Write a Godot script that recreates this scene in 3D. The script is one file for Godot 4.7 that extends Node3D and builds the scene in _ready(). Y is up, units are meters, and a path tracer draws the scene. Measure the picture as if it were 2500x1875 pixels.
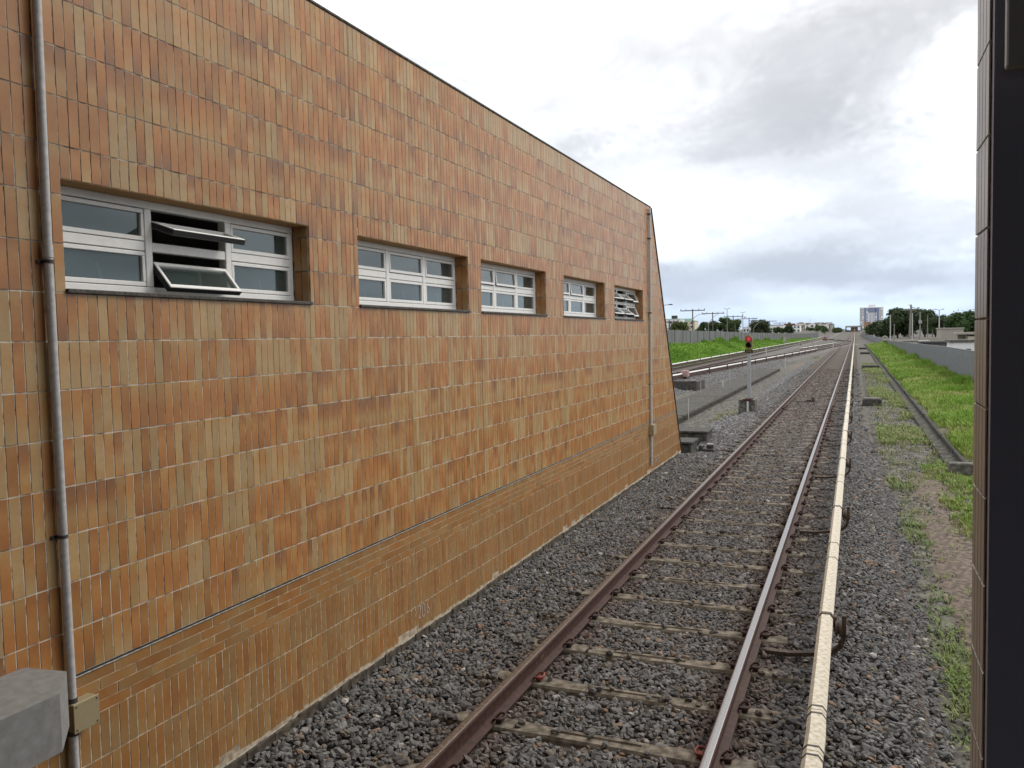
extends Node3D

# Survey axes used below: x to the right of the camera, y up from the sleeper tops, f metres forward along the track (Godot -Z).
const CAM_Y := 2.87
const PITCH := 0.258          # one tile length with its joint
const TILE_W := 0.0645        # one tile width with its joint
const WALL_X := -3.88
const ROW0 := 1.0971          # height of the joint between plinth and wall
const RAIL_L := -2.538
const RAIL_R := -0.868
const TRACK_C := -1.703

var rng := RandomNumberGenerator.new()
var used := {}
var tex := {}
var mats := {}

# ------------------------------------------------------------------ mesh builder
class MB:
	var v := PackedVector3Array()
	var n := PackedVector3Array()
	var c := PackedColorArray()
	var col := Color.WHITE
	func tri(a: Vector3, b: Vector3, d: Vector3) -> void:      # counter-clockwise seen from outside
		var m := (b - a).cross(d - a).normalized()
		v.append(a); v.append(d); v.append(b)
		for k in 3:
			n.append(m); c.append(col)
	func quad(a: Vector3, b: Vector3, d: Vector3, e: Vector3) -> void:
		tri(a, b, d); tri(a, d, e)
	func quadn(a: Vector3, b: Vector3, d: Vector3, e: Vector3, na: Vector3, nb: Vector3, nd: Vector3, ne: Vector3) -> void:
		v.append(a); v.append(d); v.append(b); n.append(na); n.append(nd); n.append(nb)
		v.append(a); v.append(e); v.append(d); n.append(na); n.append(ne); n.append(nd)
		for k in 6: c.append(col)
	func box(p0: Vector3, p1: Vector3) -> void:
		var lo := p0.min(p1)
		var hi := p0.max(p1)
		var p := []
		for i in 8:
			p.append(Vector3(hi.x if i & 1 else lo.x, hi.y if i & 2 else lo.y, hi.z if i & 4 else lo.z))
		quad(p[4], p[5], p[7], p[6]); quad(p[1], p[0], p[2], p[3]); quad(p[5], p[1], p[3], p[7])
		quad(p[0], p[4], p[6], p[2]); quad(p[6], p[7], p[3], p[2]); quad(p[0], p[1], p[5], p[4])
	func bev(p0: Vector3, p1: Vector3, r: float) -> void:        # chamfered box, 44 triangles
		var lo := p0.min(p1)
		var hi := p0.max(p1)
		var ctr := (lo + hi) * 0.5
		var h := (hi - lo) * 0.5
		r = minf(r, minf(h.x, minf(h.y, h.z)) * 0.9)
		var ax := [Vector3(1, 0, 0), Vector3(0, 1, 0), Vector3(0, 0, 1)]
		for a in 3:
			for s in [-1.0, 1.0]:
				var u: Vector3 = ax[(a + 1) % 3]
				var w: Vector3 = ax[(a + 2) % 3]
				var o: Vector3 = ctr + ax[a] * s * h[a]
				var hu: float = h[(a + 1) % 3] - r
				var hw: float = h[(a + 2) % 3] - r
				if s > 0: quad(o - u * hu - w * hw, o + u * hu - w * hw, o + u * hu + w * hw, o - u * hu + w * hw)
				else: quad(o - u * hu + w * hw, o + u * hu + w * hw, o + u * hu - w * hw, o - u * hu - w * hw)
		for a in 3:                                                # edges along axis a
			var a1 := (a + 1) % 3
			var a2 := (a + 2) % 3
			for s1 in [-1.0, 1.0]:
				for s2 in [-1.0, 1.0]:
					var d: Vector3 = ax[a] * (h[a] - r)
					var e1: Vector3 = ctr + ax[a1] * s1 * h[a1] + ax[a2] * s2 * (h[a2] - r)
					var e2: Vector3 = ctr + ax[a1] * s1 * (h[a1] - r) + ax[a2] * s2 * h[a2]
					oriented(e1 - d, e1 + d, e2 + d, e2 - d, ctr)
		for sx in [-1.0, 1.0]:
			for sy in [-1.0, 1.0]:
				for sz in [-1.0, 1.0]:
					var s3 := Vector3(sx, sy, sz)
					var q := []
					for a in 3:
						var pt := ctr + s3 * (h - Vector3(r, r, r))
						pt[a] = ctr[a] + s3[a] * h[a]
						q.append(pt)
					if (q[1] - q[0]).cross(q[2] - q[0]).dot(q[0] - ctr) > 0: tri(q[0], q[1], q[2])
					else: tri(q[0], q[2], q[1])
	func oriented_tri(a: Vector3, d: Vector3, e: Vector3) -> void:
		if (d - a).cross(e - a).dot(a + d + e) > 0: tri(a, d, e)
		else: tri(a, e, d)
	func oriented(a: Vector3, b: Vector3, d: Vector3, e: Vector3, ctr: Vector3) -> void:
		if (b - a).cross(d - a).dot((a + d) * 0.5 - ctr) > 0: quad(a, b, d, e)
		else: quad(a, e, d, b)
	func tube(pts: Array, radii: Array, sides := 10, caps := true) -> void:
		var rings := []
		var norms := []
		var prev := Vector3.ZERO
		for i in pts.size():
			var t: Vector3 = (pts[mini(i + 1, pts.size() - 1)] - pts[maxi(i - 1, 0)]).normalized()
			var s: Vector3 = prev
			if i == 0: s = t.cross(Vector3.UP if absf(t.y) < 0.9 else Vector3.RIGHT).normalized()
			s = (s - t * s.dot(t)).normalized()
			prev = s
			var w := t.cross(s)
			var ring := []
			var nr := []
			for k in sides:
				var a := TAU * k / sides
				var d: Vector3 = s * cos(a) + w * sin(a)
				ring.append(pts[i] + d * radii[mini(i, radii.size() - 1)]); nr.append(d)
			rings.append(ring); norms.append(nr)
		for i in pts.size() - 1:
			for k in sides:
				var k2 := (k + 1) % sides
				quadn(rings[i][k], rings[i][k2], rings[i + 1][k2], rings[i + 1][k], norms[i][k], norms[i][k2], norms[i + 1][k2], norms[i + 1][k])
		if caps:
			for k in sides:
				var k2 := (k + 1) % sides
				tri(pts[0], rings[0][k2], rings[0][k])
				tri(pts[-1], rings[-1][k], rings[-1][k2])
	func sweep(profile: Array, path: Array, caps := true) -> void:  # profile: Vector2(x, y), counter-clockwise seen with +x right, +y up, looking forward (-Z); path: Vector3 going forward
		for i in path.size() - 1:
			for k in profile.size():
				var p: Vector2 = profile[k]
				var q: Vector2 = profile[(k + 1) % profile.size()]
				quad(path[i] + Vector3(p.x, p.y, 0), path[i + 1] + Vector3(p.x, p.y, 0), path[i + 1] + Vector3(q.x, q.y, 0), path[i] + Vector3(q.x, q.y, 0))
		if caps:
			var pl := PackedVector2Array(profile)
			var ix := Geometry2D.triangulate_polygon(pl)
			for k in range(0, ix.size(), 3):
				var a := Vector3(pl[ix[k]].x, pl[ix[k]].y, 0)
				var b := Vector3(pl[ix[k + 1]].x, pl[ix[k + 1]].y, 0)
				var d := Vector3(pl[ix[k + 2]].x, pl[ix[k + 2]].y, 0)
				if (b - a).cross(d - a).z < 0:
					var t := b; b = d; d = t
				tri(path[0] + a, path[0] + b, path[0] + d)
				tri(path[-1] + a, path[-1] + d, path[-1] + b)
	func plan(poly: Array, y0: float, y1: float) -> void:          # poly: Vector2(x, z) extruded upwards
		var pl := PackedVector2Array(poly)
		var ix := Geometry2D.triangulate_polygon(pl)
		for k in range(0, ix.size(), 3):
			var a := Vector3(pl[ix[k]].x, y1, pl[ix[k]].y)
			var b := Vector3(pl[ix[k + 1]].x, y1, pl[ix[k + 1]].y)
			var d := Vector3(pl[ix[k + 2]].x, y1, pl[ix[k + 2]].y)
			if (b - a).cross(d - a).y < 0:
				var t := b; b = d; d = t
			tri(a, b, d)
			var dn := Vector3(0, y0 - y1, 0)
			tri(a + dn, d + dn, b + dn)
		var ctr := Vector2.ZERO
		for p in pl: ctr += p / pl.size()
		for k in pl.size():
			var p := pl[k]
			var q := pl[(k + 1) % pl.size()]
			oriented(Vector3(p.x, y0, p.y), Vector3(q.x, y0, q.y), Vector3(q.x, y1, q.y), Vector3(p.x, y1, p.y), Vector3(ctr.x, (y0 + y1) * 0.5, ctr.y))
	func sweep_wall(x1: float, x0: float, y0: float, y1: float, f0: float, fa: float, fb: float) -> void:  # slab from f0 to fa (foot) and fb (head)
		var p := [Vector3(x1, y0, -f0), Vector3(x1, y0, -fa), Vector3(x1, y1, -fb), Vector3(x1, y1, -f0)]
		var q := []
		for k in p: q.append(Vector3(x0, k.y, k.z))
		quad(p[0], p[1], p[2], p[3]); quad(q[1], q[0], q[3], q[2])
		for k in 4:
			var k2 := (k + 1) % 4
			quad(p[k], q[k], q[k2], p[k2])
	func mesh() -> ArrayMesh:
		var a := []
		a.resize(Mesh.ARRAY_MAX)
		a[Mesh.ARRAY_VERTEX] = v; a[Mesh.ARRAY_NORMAL] = n; a[Mesh.ARRAY_COLOR] = c
		var m := ArrayMesh.new()
		m.add_surface_from_arrays(Mesh.PRIMITIVE_TRIANGLES, a)
		return m

# ------------------------------------------------------------------ scene helpers
func P(x: float, y: float, f: float) -> Vector3: return Vector3(x, y, -f)
func numbered(called: String) -> String:
	var k: int = used.get(called, 0)
	used[called] = k + 1
	return called if k == 0 else "%s_%03d" % [called, k]
func part_name(parent: Node, called: String) -> String:
	var key := "%d/%s" % [parent.get_instance_id(), called]
	var k: int = used.get(key, 0)
	used[key] = k + 1
	return called if k == 0 else "%s_%03d" % [called, k]
func tag(o: Node, label: String, category: String, group := "") -> void:
	o.set_meta("label", label); o.set_meta("category", category)
	if group != "": o.set_meta("group", group)
func thing(called: String, label: String, category: String, at := Vector3.ZERO, group := "") -> Node3D:
	var o := Node3D.new()
	o.name = numbered(called)
	add_child(o, true)
	o.position = at
	tag(o, label, category, group)
	return o
func part(parent: Node, called: String, mesh: Mesh, mat: Material, at := Vector3.ZERO) -> MeshInstance3D:
	var o := MeshInstance3D.new()
	o.name = part_name(parent, called)
	o.mesh = mesh
	o.material_override = mat
	parent.add_child(o, true)
	o.position = at
	return o
func struct(called: String, mesh: Mesh, mat: Material, kind := "structure") -> MeshInstance3D:
	var o := MeshInstance3D.new()
	o.name = numbered(called)
	o.mesh = mesh
	o.material_override = mat
	add_child(o, true)
	o.set_meta("kind", kind)
	return o
func copy_thing(src: Node3D, label: String, at: Vector3, turn := 0.0) -> Node3D:
	var o: Node3D = src.duplicate()
	o.name = numbered(String(src.name))
	add_child(o, true)
	o.position = at
	o.rotation.y = turn
	o.set_meta("label", label)
	return o
func hash01(a: int, b: int, s := 0) -> float:
	var h := (a * 374761393 + b * 668265263 + s * 974634777) & 0x7fffffff
	h = ((h ^ (h >> 13)) * 1274126177) & 0x7fffffff
	return float((h ^ (h >> 16)) & 0xffff) / 65535.0
func lerp_table(t: Array, x: float) -> float:
	if x <= t[0][0]: return t[0][1]
	for i in t.size() - 1:
		if x <= t[i + 1][0]: return lerpf(t[i][1], t[i + 1][1], (x - t[i][0]) / (t[i + 1][0] - t[i][0]))
	return t[-1][1]
func lin(r: float, g: float, b: float) -> Color: return Color(r, g, b).linear_to_srgb()

# ------------------------------------------------------------------ computed textures and materials
func noise_img(size: int, freq: float, seed_: int, type := FastNoiseLite.TYPE_SIMPLEX_SMOOTH, oct := 4) -> Image:
	var nz := FastNoiseLite.new()
	nz.seed = seed_; nz.noise_type = type; nz.frequency = freq
	nz.fractal_type = FastNoiseLite.FRACTAL_FBM if oct > 1 else FastNoiseLite.FRACTAL_NONE
	nz.fractal_octaves = oct
	if type == FastNoiseLite.TYPE_CELLULAR: nz.cellular_return_type = FastNoiseLite.RETURN_DISTANCE2_SUB
	var im := nz.get_seamless_image(size, size, false, false, 0.15, true)
	im.convert(Image.FORMAT_L8)
	return im
func grain(key: String, fine: float, coarse: float, lo: Color, hi: Color, size := 512, seed_ := 3, bias := 0.5, power := 1.0) -> ImageTexture:
	# colour runs from lo to hi by a mix of fine grain and coarse patches
	if tex.has(key): return tex[key]
	var a := noise_img(size, 0.22, seed_).get_data()
	var b := noise_img(size, 0.014, seed_ + 7).get_data()
	var r := RandomNumberGenerator.new()
	r.seed = seed_
	var out := PackedByteArray()
	out.resize(size * size * 3)
	for i in size * size:
		var t := bias + fine * (a[i] / 255.0 - 0.5) + coarse * (b[i] / 255.0 - 0.5) * 2.0 + fine * 0.5 * (r.randf() - 0.5)
		t = pow(clampf(t, 0.0, 1.0), power)
		out[i * 3] = int(255.0 * lerpf(lo.r, hi.r, t)); out[i * 3 + 1] = int(255.0 * lerpf(lo.g, hi.g, t)); out[i * 3 + 2] = int(255.0 * lerpf(lo.b, hi.b, t))
	var im := Image.create_from_data(size, size, false, Image.FORMAT_RGB8, out)
	tex[key] = ImageTexture.create_from_image(im)
	return tex[key]
func height_tex(key: String, freq: float, seed_: int, type := FastNoiseLite.TYPE_SIMPLEX_SMOOTH, oct := 3) -> ImageTexture:
	if not tex.has(key): tex[key] = ImageTexture.create_from_image(noise_img(512, freq, seed_, type, oct))
	return tex[key]
func mat(key: String, albedo: Color, rough := 0.8, metal := 0.0, t: Texture2D = null, scale := 1.0, vcol := false, relief: Texture2D = null, relief_cm := 0.0) -> StandardMaterial3D:
	if mats.has(key): return mats[key]
	var m := StandardMaterial3D.new()
	m.resource_name = key
	m.albedo_color = albedo
	m.roughness = rough
	m.metallic = metal
	if t:
		m.albedo_texture = t
	if t or relief:
		m.uv1_triplanar = true
		m.uv1_world_triplanar = true
		m.uv1_scale = Vector3.ONE * scale
	if relief:
		m.heightmap_enabled = true
		m.heightmap_texture = relief
		m.heightmap_scale = relief_cm
	m.vertex_color_use_as_albedo = vcol
	mats[key] = m
	return m

# ------------------------------------------------------------------ terrain
func rise(f: float) -> float:                                    # the line climbs gently in the far distance
	return 0.0 if f < 300.0 else 0.0000108 * (f - 300.0) * (f - 300.0)
func bank_top(f: float) -> float:
	return lerp_table([[0, 1.4], [131, 1.35], [190, 0.9], [245, 0.75], [331, 0.45], [404, 0.45], [539, 1.9], [800, 3.2], [1500, 4.0]], f)
func cross_c(f: float) -> float: return -1.703 - 0.0645 * (209.0 - f)
func ground_y(x: float, f: float) -> float:
	var y := -0.16
	if x < -15.2: y = lerpf(-0.16, bank_top(f), smoothstep(-15.4, -21.0, x))
	elif x < -3.6 and f < 150.0:
		var far := smoothstep(60.0, 120.0, f)
		var d := lerpf(-0.30, -0.16, far)
		y = lerpf(-0.12, d, smoothstep(-3.7, -4.9, x))
	if x > 2.3: y = lerpf(-0.12, lerp_table([[0, 0.0], [110, -0.02], [170, 0.1], [400, 0.3]], f), smoothstep(2.3, 4.0, x))
	return y + rise(minf(f, 900.0))

# ------------------------------------------------------------------ sky
func sky_image() -> Image:
	var w := 2048
	var h := 1024
	var im := Image.create(w, h, false, Image.FORMAT_RGBF)
	var n1 := FastNoiseLite.new()
	n1.seed = 11; n1.frequency = 1.1; n1.fractal_octaves = 5; n1.noise_type = FastNoiseLite.TYPE_SIMPLEX_SMOOTH
	n1.fractal_type = FastNoiseLite.FRACTAL_FBM
	n1.fractal_gain = 0.42
	n1.domain_warp_enabled = true; n1.domain_warp_amplitude = 0.35; n1.domain_warp_frequency = 0.9
	var n2 := FastNoiseLite.new()
	n2.seed = 23; n2.frequency = 0.75; n2.fractal_octaves = 4; n2.noise_type = FastNoiseLite.TYPE_SIMPLEX_SMOOTH
	# grey cloud bodies and bright gaps: azimuth (deg, right of the track), elevation (deg), half-widths, amount
	var grey := [[7.5, 17.5, 3.2, 4.0, 0.75], [3.5, 18.0, 5.5, 3.6, 1.0], [-8.0, 15.8, 7.0, 2.0, 0.85], [-4.0, 21.5, 9.0, 3.0, 0.75], [-14.0, 9.2, 4.5, 1.7, 0.7], [-1.0, 15.0, 4.0, 1.6, 0.4], [-26.0, 16.0, 4.0, 3.0, 0.15], [-8.0, 5.6, 9.0, 1.1, 0.28], [4.0, 5.0, 4.0, 0.9, 0.25], [-12.0, 3.2, 5.0, 0.6, 0.35]]
	var white := [[-23.0, 17.5, 8.0, 7.0, 1.0], [-4.0, 11.0, 9.0, 1.9, 0.9], [5.0, 11.5, 4.0, 2.2, 0.9], [-2.0, 18.7, 1.6, 1.6, 0.5], [-19.0, 11.0, 3.0, 2.0, 0.4], [5.0, 3.2, 4.0, 0.7, 0.6], [-6.0, 4.1, 3.5, 0.5, 0.4], [-3.0, 2.3, 4.0, 0.5, 0.5]]
	for j in h:
		var el := PI * (0.5 - (j + 0.5) / h)
		if el < -0.02: 
			for i in w: im.set_pixel(i, j, Color(0.16, 0.155, 0.14))
			continue
		var ed := rad_to_deg(el)
		for i in w:
			var az := TAU * ((i + 0.5) / w) - PI                      # 0 is -Z, the way the track runs
			var d := Vector3(sin(az) * cos(el), sin(el), -cos(az) * cos(el))
			var ly := maxf(d.y, 0.0) + 0.16
			var q := Vector3(d.x / ly, 0.0, d.z / ly) * 0.55           # cloud deck seen in perspective
			var a := n1.get_noise_3d(q.x, q.y, q.z)
			var b := n2.get_noise_3d(d.x * 3.2, d.y * 7.0, d.z * 3.2)
			var ad := rad_to_deg(az)
			var g := 0.57 + 0.72 * a + 0.25 * b
			var extra := 0.0
			for k in grey: extra += k[4] * exp(-pow((ad - k[0]) / k[2], 2.0) - pow((ed - k[1]) / k[3], 2.0))
			for k in white: extra -= k[4] * exp(-pow((ad - k[0]) / k[2], 2.0) - pow((ed - k[1]) / k[3], 2.0))
			g = clampf(g + extra * 0.95, 0.0, 1.0)
			g = smoothstep(0.08, 1.0, g)
			# veil of bluish air near the horizon
			var low := exp(-maxf(ed, 0.0) / 7.5)
			var bright := Color(1.65, 1.65, 1.66).lerp(Color(0.60, 0.77, 0.97), pow(low, 0.8) * 0.97)
			var dark := Color(0.57, 0.58, 0.605).lerp(Color(0.49, 0.60, 0.77), low * 0.95)
			var cc := bright.lerp(dark, g)
			im.set_pixel(i, j, cc)
	return im

# ================================================================== build
func _ready() -> void:
	rng.seed = 20240611
	setup_view()
	make_materials()
	build_ground()
	build_station_wall()
	build_station_shelter()
	build_tracks()
	build_lineside()
	build_fences()
	build_background()
	build_vegetation()
	build_gravel()

func setup_view() -> void:
	var cam := Camera3D.new()
	cam.name = "camera"
	cam.fov = 49.83
	cam.near = 0.05
	cam.far = 6000.0
	var fw := Vector3(-0.3832816, -0.05505161, -0.92198944)
	var rt := Vector3(0.92362911, -0.02055799, -0.38273572)
	var up := rt.cross(fw).normalized()
	cam.transform = Transform3D(Basis(rt, up, -fw).orthonormalized(), Vector3(0, CAM_Y, 0))
	add_child(cam)
	cam.current = true
	var we := WorldEnvironment.new()
	we.name = "world_environment"
	var e := Environment.new()
	e.background_mode = Environment.BG_SKY
	var sky := Sky.new()
	var pm := PanoramaSkyMaterial.new()
	pm.panorama = ImageTexture.create_from_image(sky_image())
	sky.sky_material = pm
	e.sky = sky
	e.background_energy_multiplier = 1.0
	e.tonemap_mode = Environment.TONE_MAPPER_LINEAR
	e.tonemap_exposure = 1.12
	e.sdfgi_enabled = true
	e.ssao_enabled = true
	e.ssil_enabled = true
	we.environment = e
	add_child(we)
	var sun := DirectionalLight3D.new()
	sun.name = "sun"
	sun.light_energy = 0.5
	sun.light_angular_distance = 24.0
	sun.light_color = Color(1.0, 0.97, 0.93)
	sun.shadow_enabled = true
	add_child(sun)
	sun.look_at_from_position(Vector3(30, 45, -36), Vector3.ZERO, Vector3.UP)

func make_materials() -> void:
	var speck := grain("speck", 0.42, 0.12, Color(0.78, 0.765, 0.74), Color(1, 1, 1), 512, 5, 0.62)
	var conc := grain("conc", 0.55, 0.5, Color(0.42, 0.40, 0.37), Color(1, 1, 0.98), 512, 15, 0.55)
	var rusty := grain("rusty", 0.5, 0.5, Color(0.55, 0.45, 0.42), Color(1, 0.95, 0.9), 512, 25, 0.5)
	mat("tile", Color.WHITE, 0.36, 0.0, speck, 2.2, true)
	mat("mortar", Color.WHITE, 0.95, 0.0, grain("mortar", 0.6, 0.8, lin(0.11, 0.086, 0.064), lin(0.50, 0.45, 0.37), 512, 35, 0.58), 1.3)
	mat("mortar_low", Color.WHITE, 0.95, 0.0, grain("mortar3", 0.6, 0.9, lin(0.10, 0.08, 0.06), lin(0.60, 0.55, 0.46), 512, 37, 0.85), 1.3)
	mat("mortar_plinth", Color.WHITE, 0.95, 0.0, grain("mortar2", 0.6, 0.7, lin(0.20, 0.15, 0.10), lin(0.54, 0.45, 0.33), 512, 36, 0.68), 1.5)
	mat("footing", lin(0.125, 0.103, 0.08), 0.95, 0.0, conc, 1.3)
	mat("soffit", lin(0.42, 0.24, 0.10), 0.8)
	mat("bead", lin(0.58, 0.57, 0.55), 0.6, 0.0, conc, 3.0)
	mat("coping", lin(0.17, 0.155, 0.135), 0.85, 0.0, conc, 2.0)
	mat("flashing", lin(0.03, 0.028, 0.026), 0.6)
	mat("aluminium", lin(0.86, 0.855, 0.83), 0.4, 0.0, grain("alu", 0.15, 0.2, Color(0.90, 0.895, 0.88), Color(1, 1, 1), 512, 45, 0.7), 2.0)
	mat("gasket", lin(0.015, 0.015, 0.016), 0.7)
	mat("sill", lin(0.12, 0.11, 0.10), 0.8, 0.0, conc, 4.0)
	var g := mat("glass", Color(lin(0.09, 0.125, 0.12), 0.36), 0.03, 0.3)
	g.transparency = BaseMaterial3D.TRANSPARENCY_ALPHA
	g.metallic_specular = 0.8
	mat("interior", lin(0.42, 0.41, 0.39), 0.95)
	mat("handle", lin(0.75, 0.78, 0.76), 0.4)
	mat("pipe", lin(0.58, 0.57, 0.56), 0.42, 0.0, grain("pipe", 0.4, 0.35, Color(0.74, 0.73, 0.71), Color(1, 1, 1), 512, 46, 0.65), 3.0)
	mat("clip_dark", lin(0.05, 0.045, 0.04), 0.6)
	mat("box_cream", lin(0.36, 0.30, 0.17), 0.6, 0.0, speck, 5.0)
	mat("mossy", lin(0.045, 0.043, 0.034), 0.97, 0.0, conc, 0.9)
	mat("mossy_trough", lin(0.095, 0.09, 0.075), 0.97, 0.0, grain("trough", 0.9, 0.9, Color(0.35, 0.34, 0.30), Color(1, 1, 0.97), 512, 131, 0.5), 0.7)
	mat("path_slab", lin(0.112, 0.106, 0.092), 0.95, 0.0, conc, 0.9)
	mat("concrete", lin(0.20, 0.195, 0.18), 0.9, 0.0, conc, 0.8)
	mat("concrete_dark", lin(0.11, 0.105, 0.095), 0.92, 0.0, conc, 0.9)
	mat("concrete_ledge", lin(0.30, 0.30, 0.295), 0.9, 0.0, grain("ledge", 0.4, 0.25, Color(0.72, 0.71, 0.69), Color(1, 1, 1), 512, 16, 0.55), 1.7)
	mat("ceiling", lin(0.16, 0.15, 0.14), 0.9)
	mat("dark_panel", lin(0.42, 0.42, 0.40), 0.6)
	mat("dark_wall", lin(0.34, 0.34, 0.42), 0.7)
	mat("rail_rust", lin(0.080, 0.033, 0.020), 0.72, 0.0, rusty, 1.6)
	mat("rail_top", lin(0.43, 0.415, 0.41), 0.33, 0.9, grain("railtop", 0.4, 0.2, Color(0.75, 0.74, 0.74), Color(1, 1, 1), 512, 55, 0.6), 6.0)
	mat("rail_top_dull", lin(0.20, 0.16, 0.13), 0.38, 0.45, grain("railtop2", 0.4, 0.5, Color(0.62, 0.57, 0.53), Color(1, 1, 1), 512, 56, 0.55), 3.0)
	mat("sleeper", lin(0.25, 0.225, 0.185), 0.92, 0.0, grain("sleeper", 0.6, 0.6, Color(0.45, 0.42, 0.38), Color(1, 0.98, 0.95), 512, 65, 0.6), 1.1)
	mat("clip", lin(0.05, 0.022, 0.017), 0.75)
	mat("clip_red", lin(0.22, 0.055, 0.035), 0.75)
	mat("cover", Color.WHITE, 0.55, 0.0, grain("cover", 0.9, 0.55, lin(0.36, 0.29, 0.18), lin(0.72, 0.67, 0.56), 512, 75, 0.66), 2.3)
	mat("cover_far", lin(0.80, 0.79, 0.77), 0.5)
	mat("bracket", lin(0.115, 0.088, 0.066), 0.7, 0.0, rusty, 3.0)
	mat("insulator", lin(0.10, 0.068, 0.05), 0.4)
	mat("ballast_far", Color.WHITE, 0.95, 0.0, grain("ballast", 0.9, 0.45, lin(0.065, 0.06, 0.056), lin(0.33, 0.31, 0.29), 512, 95, 0.5), 0.55, false, height_tex("pebble", 0.16, 96, FastNoiseLite.TYPE_CELLULAR, 1), 6.0)
	mat("ballast_brown", Color.WHITE, 0.95, 0.0, grain("ballastb", 0.9, 0.3, lin(0.050, 0.038, 0.031), lin(0.225, 0.178, 0.148), 512, 97, 0.5), 0.55, false, height_tex("pebble", 0.16, 96, FastNoiseLite.TYPE_CELLULAR, 1), 6.0)
	mat("soil", Color.WHITE, 0.97, 0.0, grain("soil", 0.9, 0.85, lin(0.04, 0.037, 0.030), lin(0.175, 0.16, 0.135), 1024, 105, 0.5), 0.22)
	mat("red_soil", Color.WHITE, 0.97, 0.0, grain("redsoil", 0.8, 0.8, lin(0.065, 0.05, 0.038), lin(0.215, 0.165, 0.125), 512, 107, 0.5), 1.2)
	mat("stone", Color.WHITE, 0.9, 0.0, null, 1.0, true)
	mat("grass", Color.WHITE, 0.75, 0.0, null, 1.0, true)
	mats["grass"].backlight = Color(0.35, 0.42, 0.12)
	mat("leaf", Color.WHITE, 0.7, 0.0, null, 1.0, true)
	mats["leaf"].backlight = Color(0.10, 0.14, 0.05)
	mat("bark", lin(0.07, 0.055, 0.04), 0.95)
	mat("fence_left", Color.WHITE, 0.9, 0.0, grain("fenceL", 0.3, 0.7, lin(0.10, 0.10, 0.10), lin(0.155, 0.16, 0.168), 512, 115, 0.66), 0.09)
	mats["fence_left"].uv1_scale = Vector3(0.11, 0.02, 0.11)
	mat("fence_right", Color.WHITE, 0.85, 0.0, grain("fenceR", 0.3, 0.45, lin(0.14, 0.145, 0.152), lin(0.25, 0.26, 0.275), 512, 116, 0.6), 0.25)
	mat("galvanised", lin(0.42, 0.42, 0.42), 0.55, 0.2, grain("galv", 0.5, 0.35, Color(0.72, 0.72, 0.72), Color(1, 1, 1), 512, 121, 0.6), 3.0)
	mat("signal_yellow", lin(0.42, 0.29, 0.075), 0.6, 0.0, conc, 6.0)
	mat("signal_black", lin(0.012, 0.012, 0.012), 0.6)
	mat("lens_dark", lin(0.10, 0.10, 0.105), 0.45)
	var red := mat("lens_red", lin(0.5, 0.03, 0.05), 0.3)
	red.emission_enabled = true
	red.emission = lin(0.9, 0.07, 0.12)
	red.emission_energy_multiplier = 0.5
	mat("white_paint", lin(0.66, 0.65, 0.62), 0.7, 0.0, conc, 2.0)
	mat("pole_concrete", lin(0.24, 0.225, 0.20), 0.9)
	mat("pole_dark", lin(0.10, 0.09, 0.085), 0.9)
	mat("pole_white", lin(0.50, 0.49, 0.46), 0.7)
	mat("white_wall", lin(0.74, 0.74, 0.72), 0.9)
	mat("cream_wall", lin(0.62, 0.55, 0.41), 0.9)
	mat("mint", lin(0.36, 0.58, 0.46), 0.9)
	mat("turquoise", lin(0.10, 0.46, 0.38), 0.9)
	mat("tower_blue", lin(0.22, 0.26, 0.38), 0.8)
	mat("tower_white", lin(0.84, 0.84, 0.84), 0.9)
	mat("window_dark", lin(0.03, 0.035, 0.05), 0.25)
	mat("tan_wall", lin(0.36, 0.21, 0.13), 0.9)
	mat("brick_wall", lin(0.27, 0.16, 0.12), 0.9, 0.0, conc, 0.2)
	mat("roof_dark", lin(0.06, 0.055, 0.055), 0.9)
	mat("roof_red", lin(0.16, 0.075, 0.06), 0.9)
	mat("beige_wall", lin(0.34, 0.31, 0.26), 0.9)
	mat("blue_steel", lin(0.03, 0.06, 0.14), 0.6)
	mat("red_paint", lin(0.20, 0.085, 0.08), 0.8)
	mat("pink_box", lin(0.34, 0.22, 0.20), 0.8)
	mat("scrawl", lin(0.46, 0.43, 0.40), 0.95)
	mat("chalk", lin(0.30, 0.19, 0.07), 0.95)
	mat("lichen", lin(0.30, 0.29, 0.27), 0.95)

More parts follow.
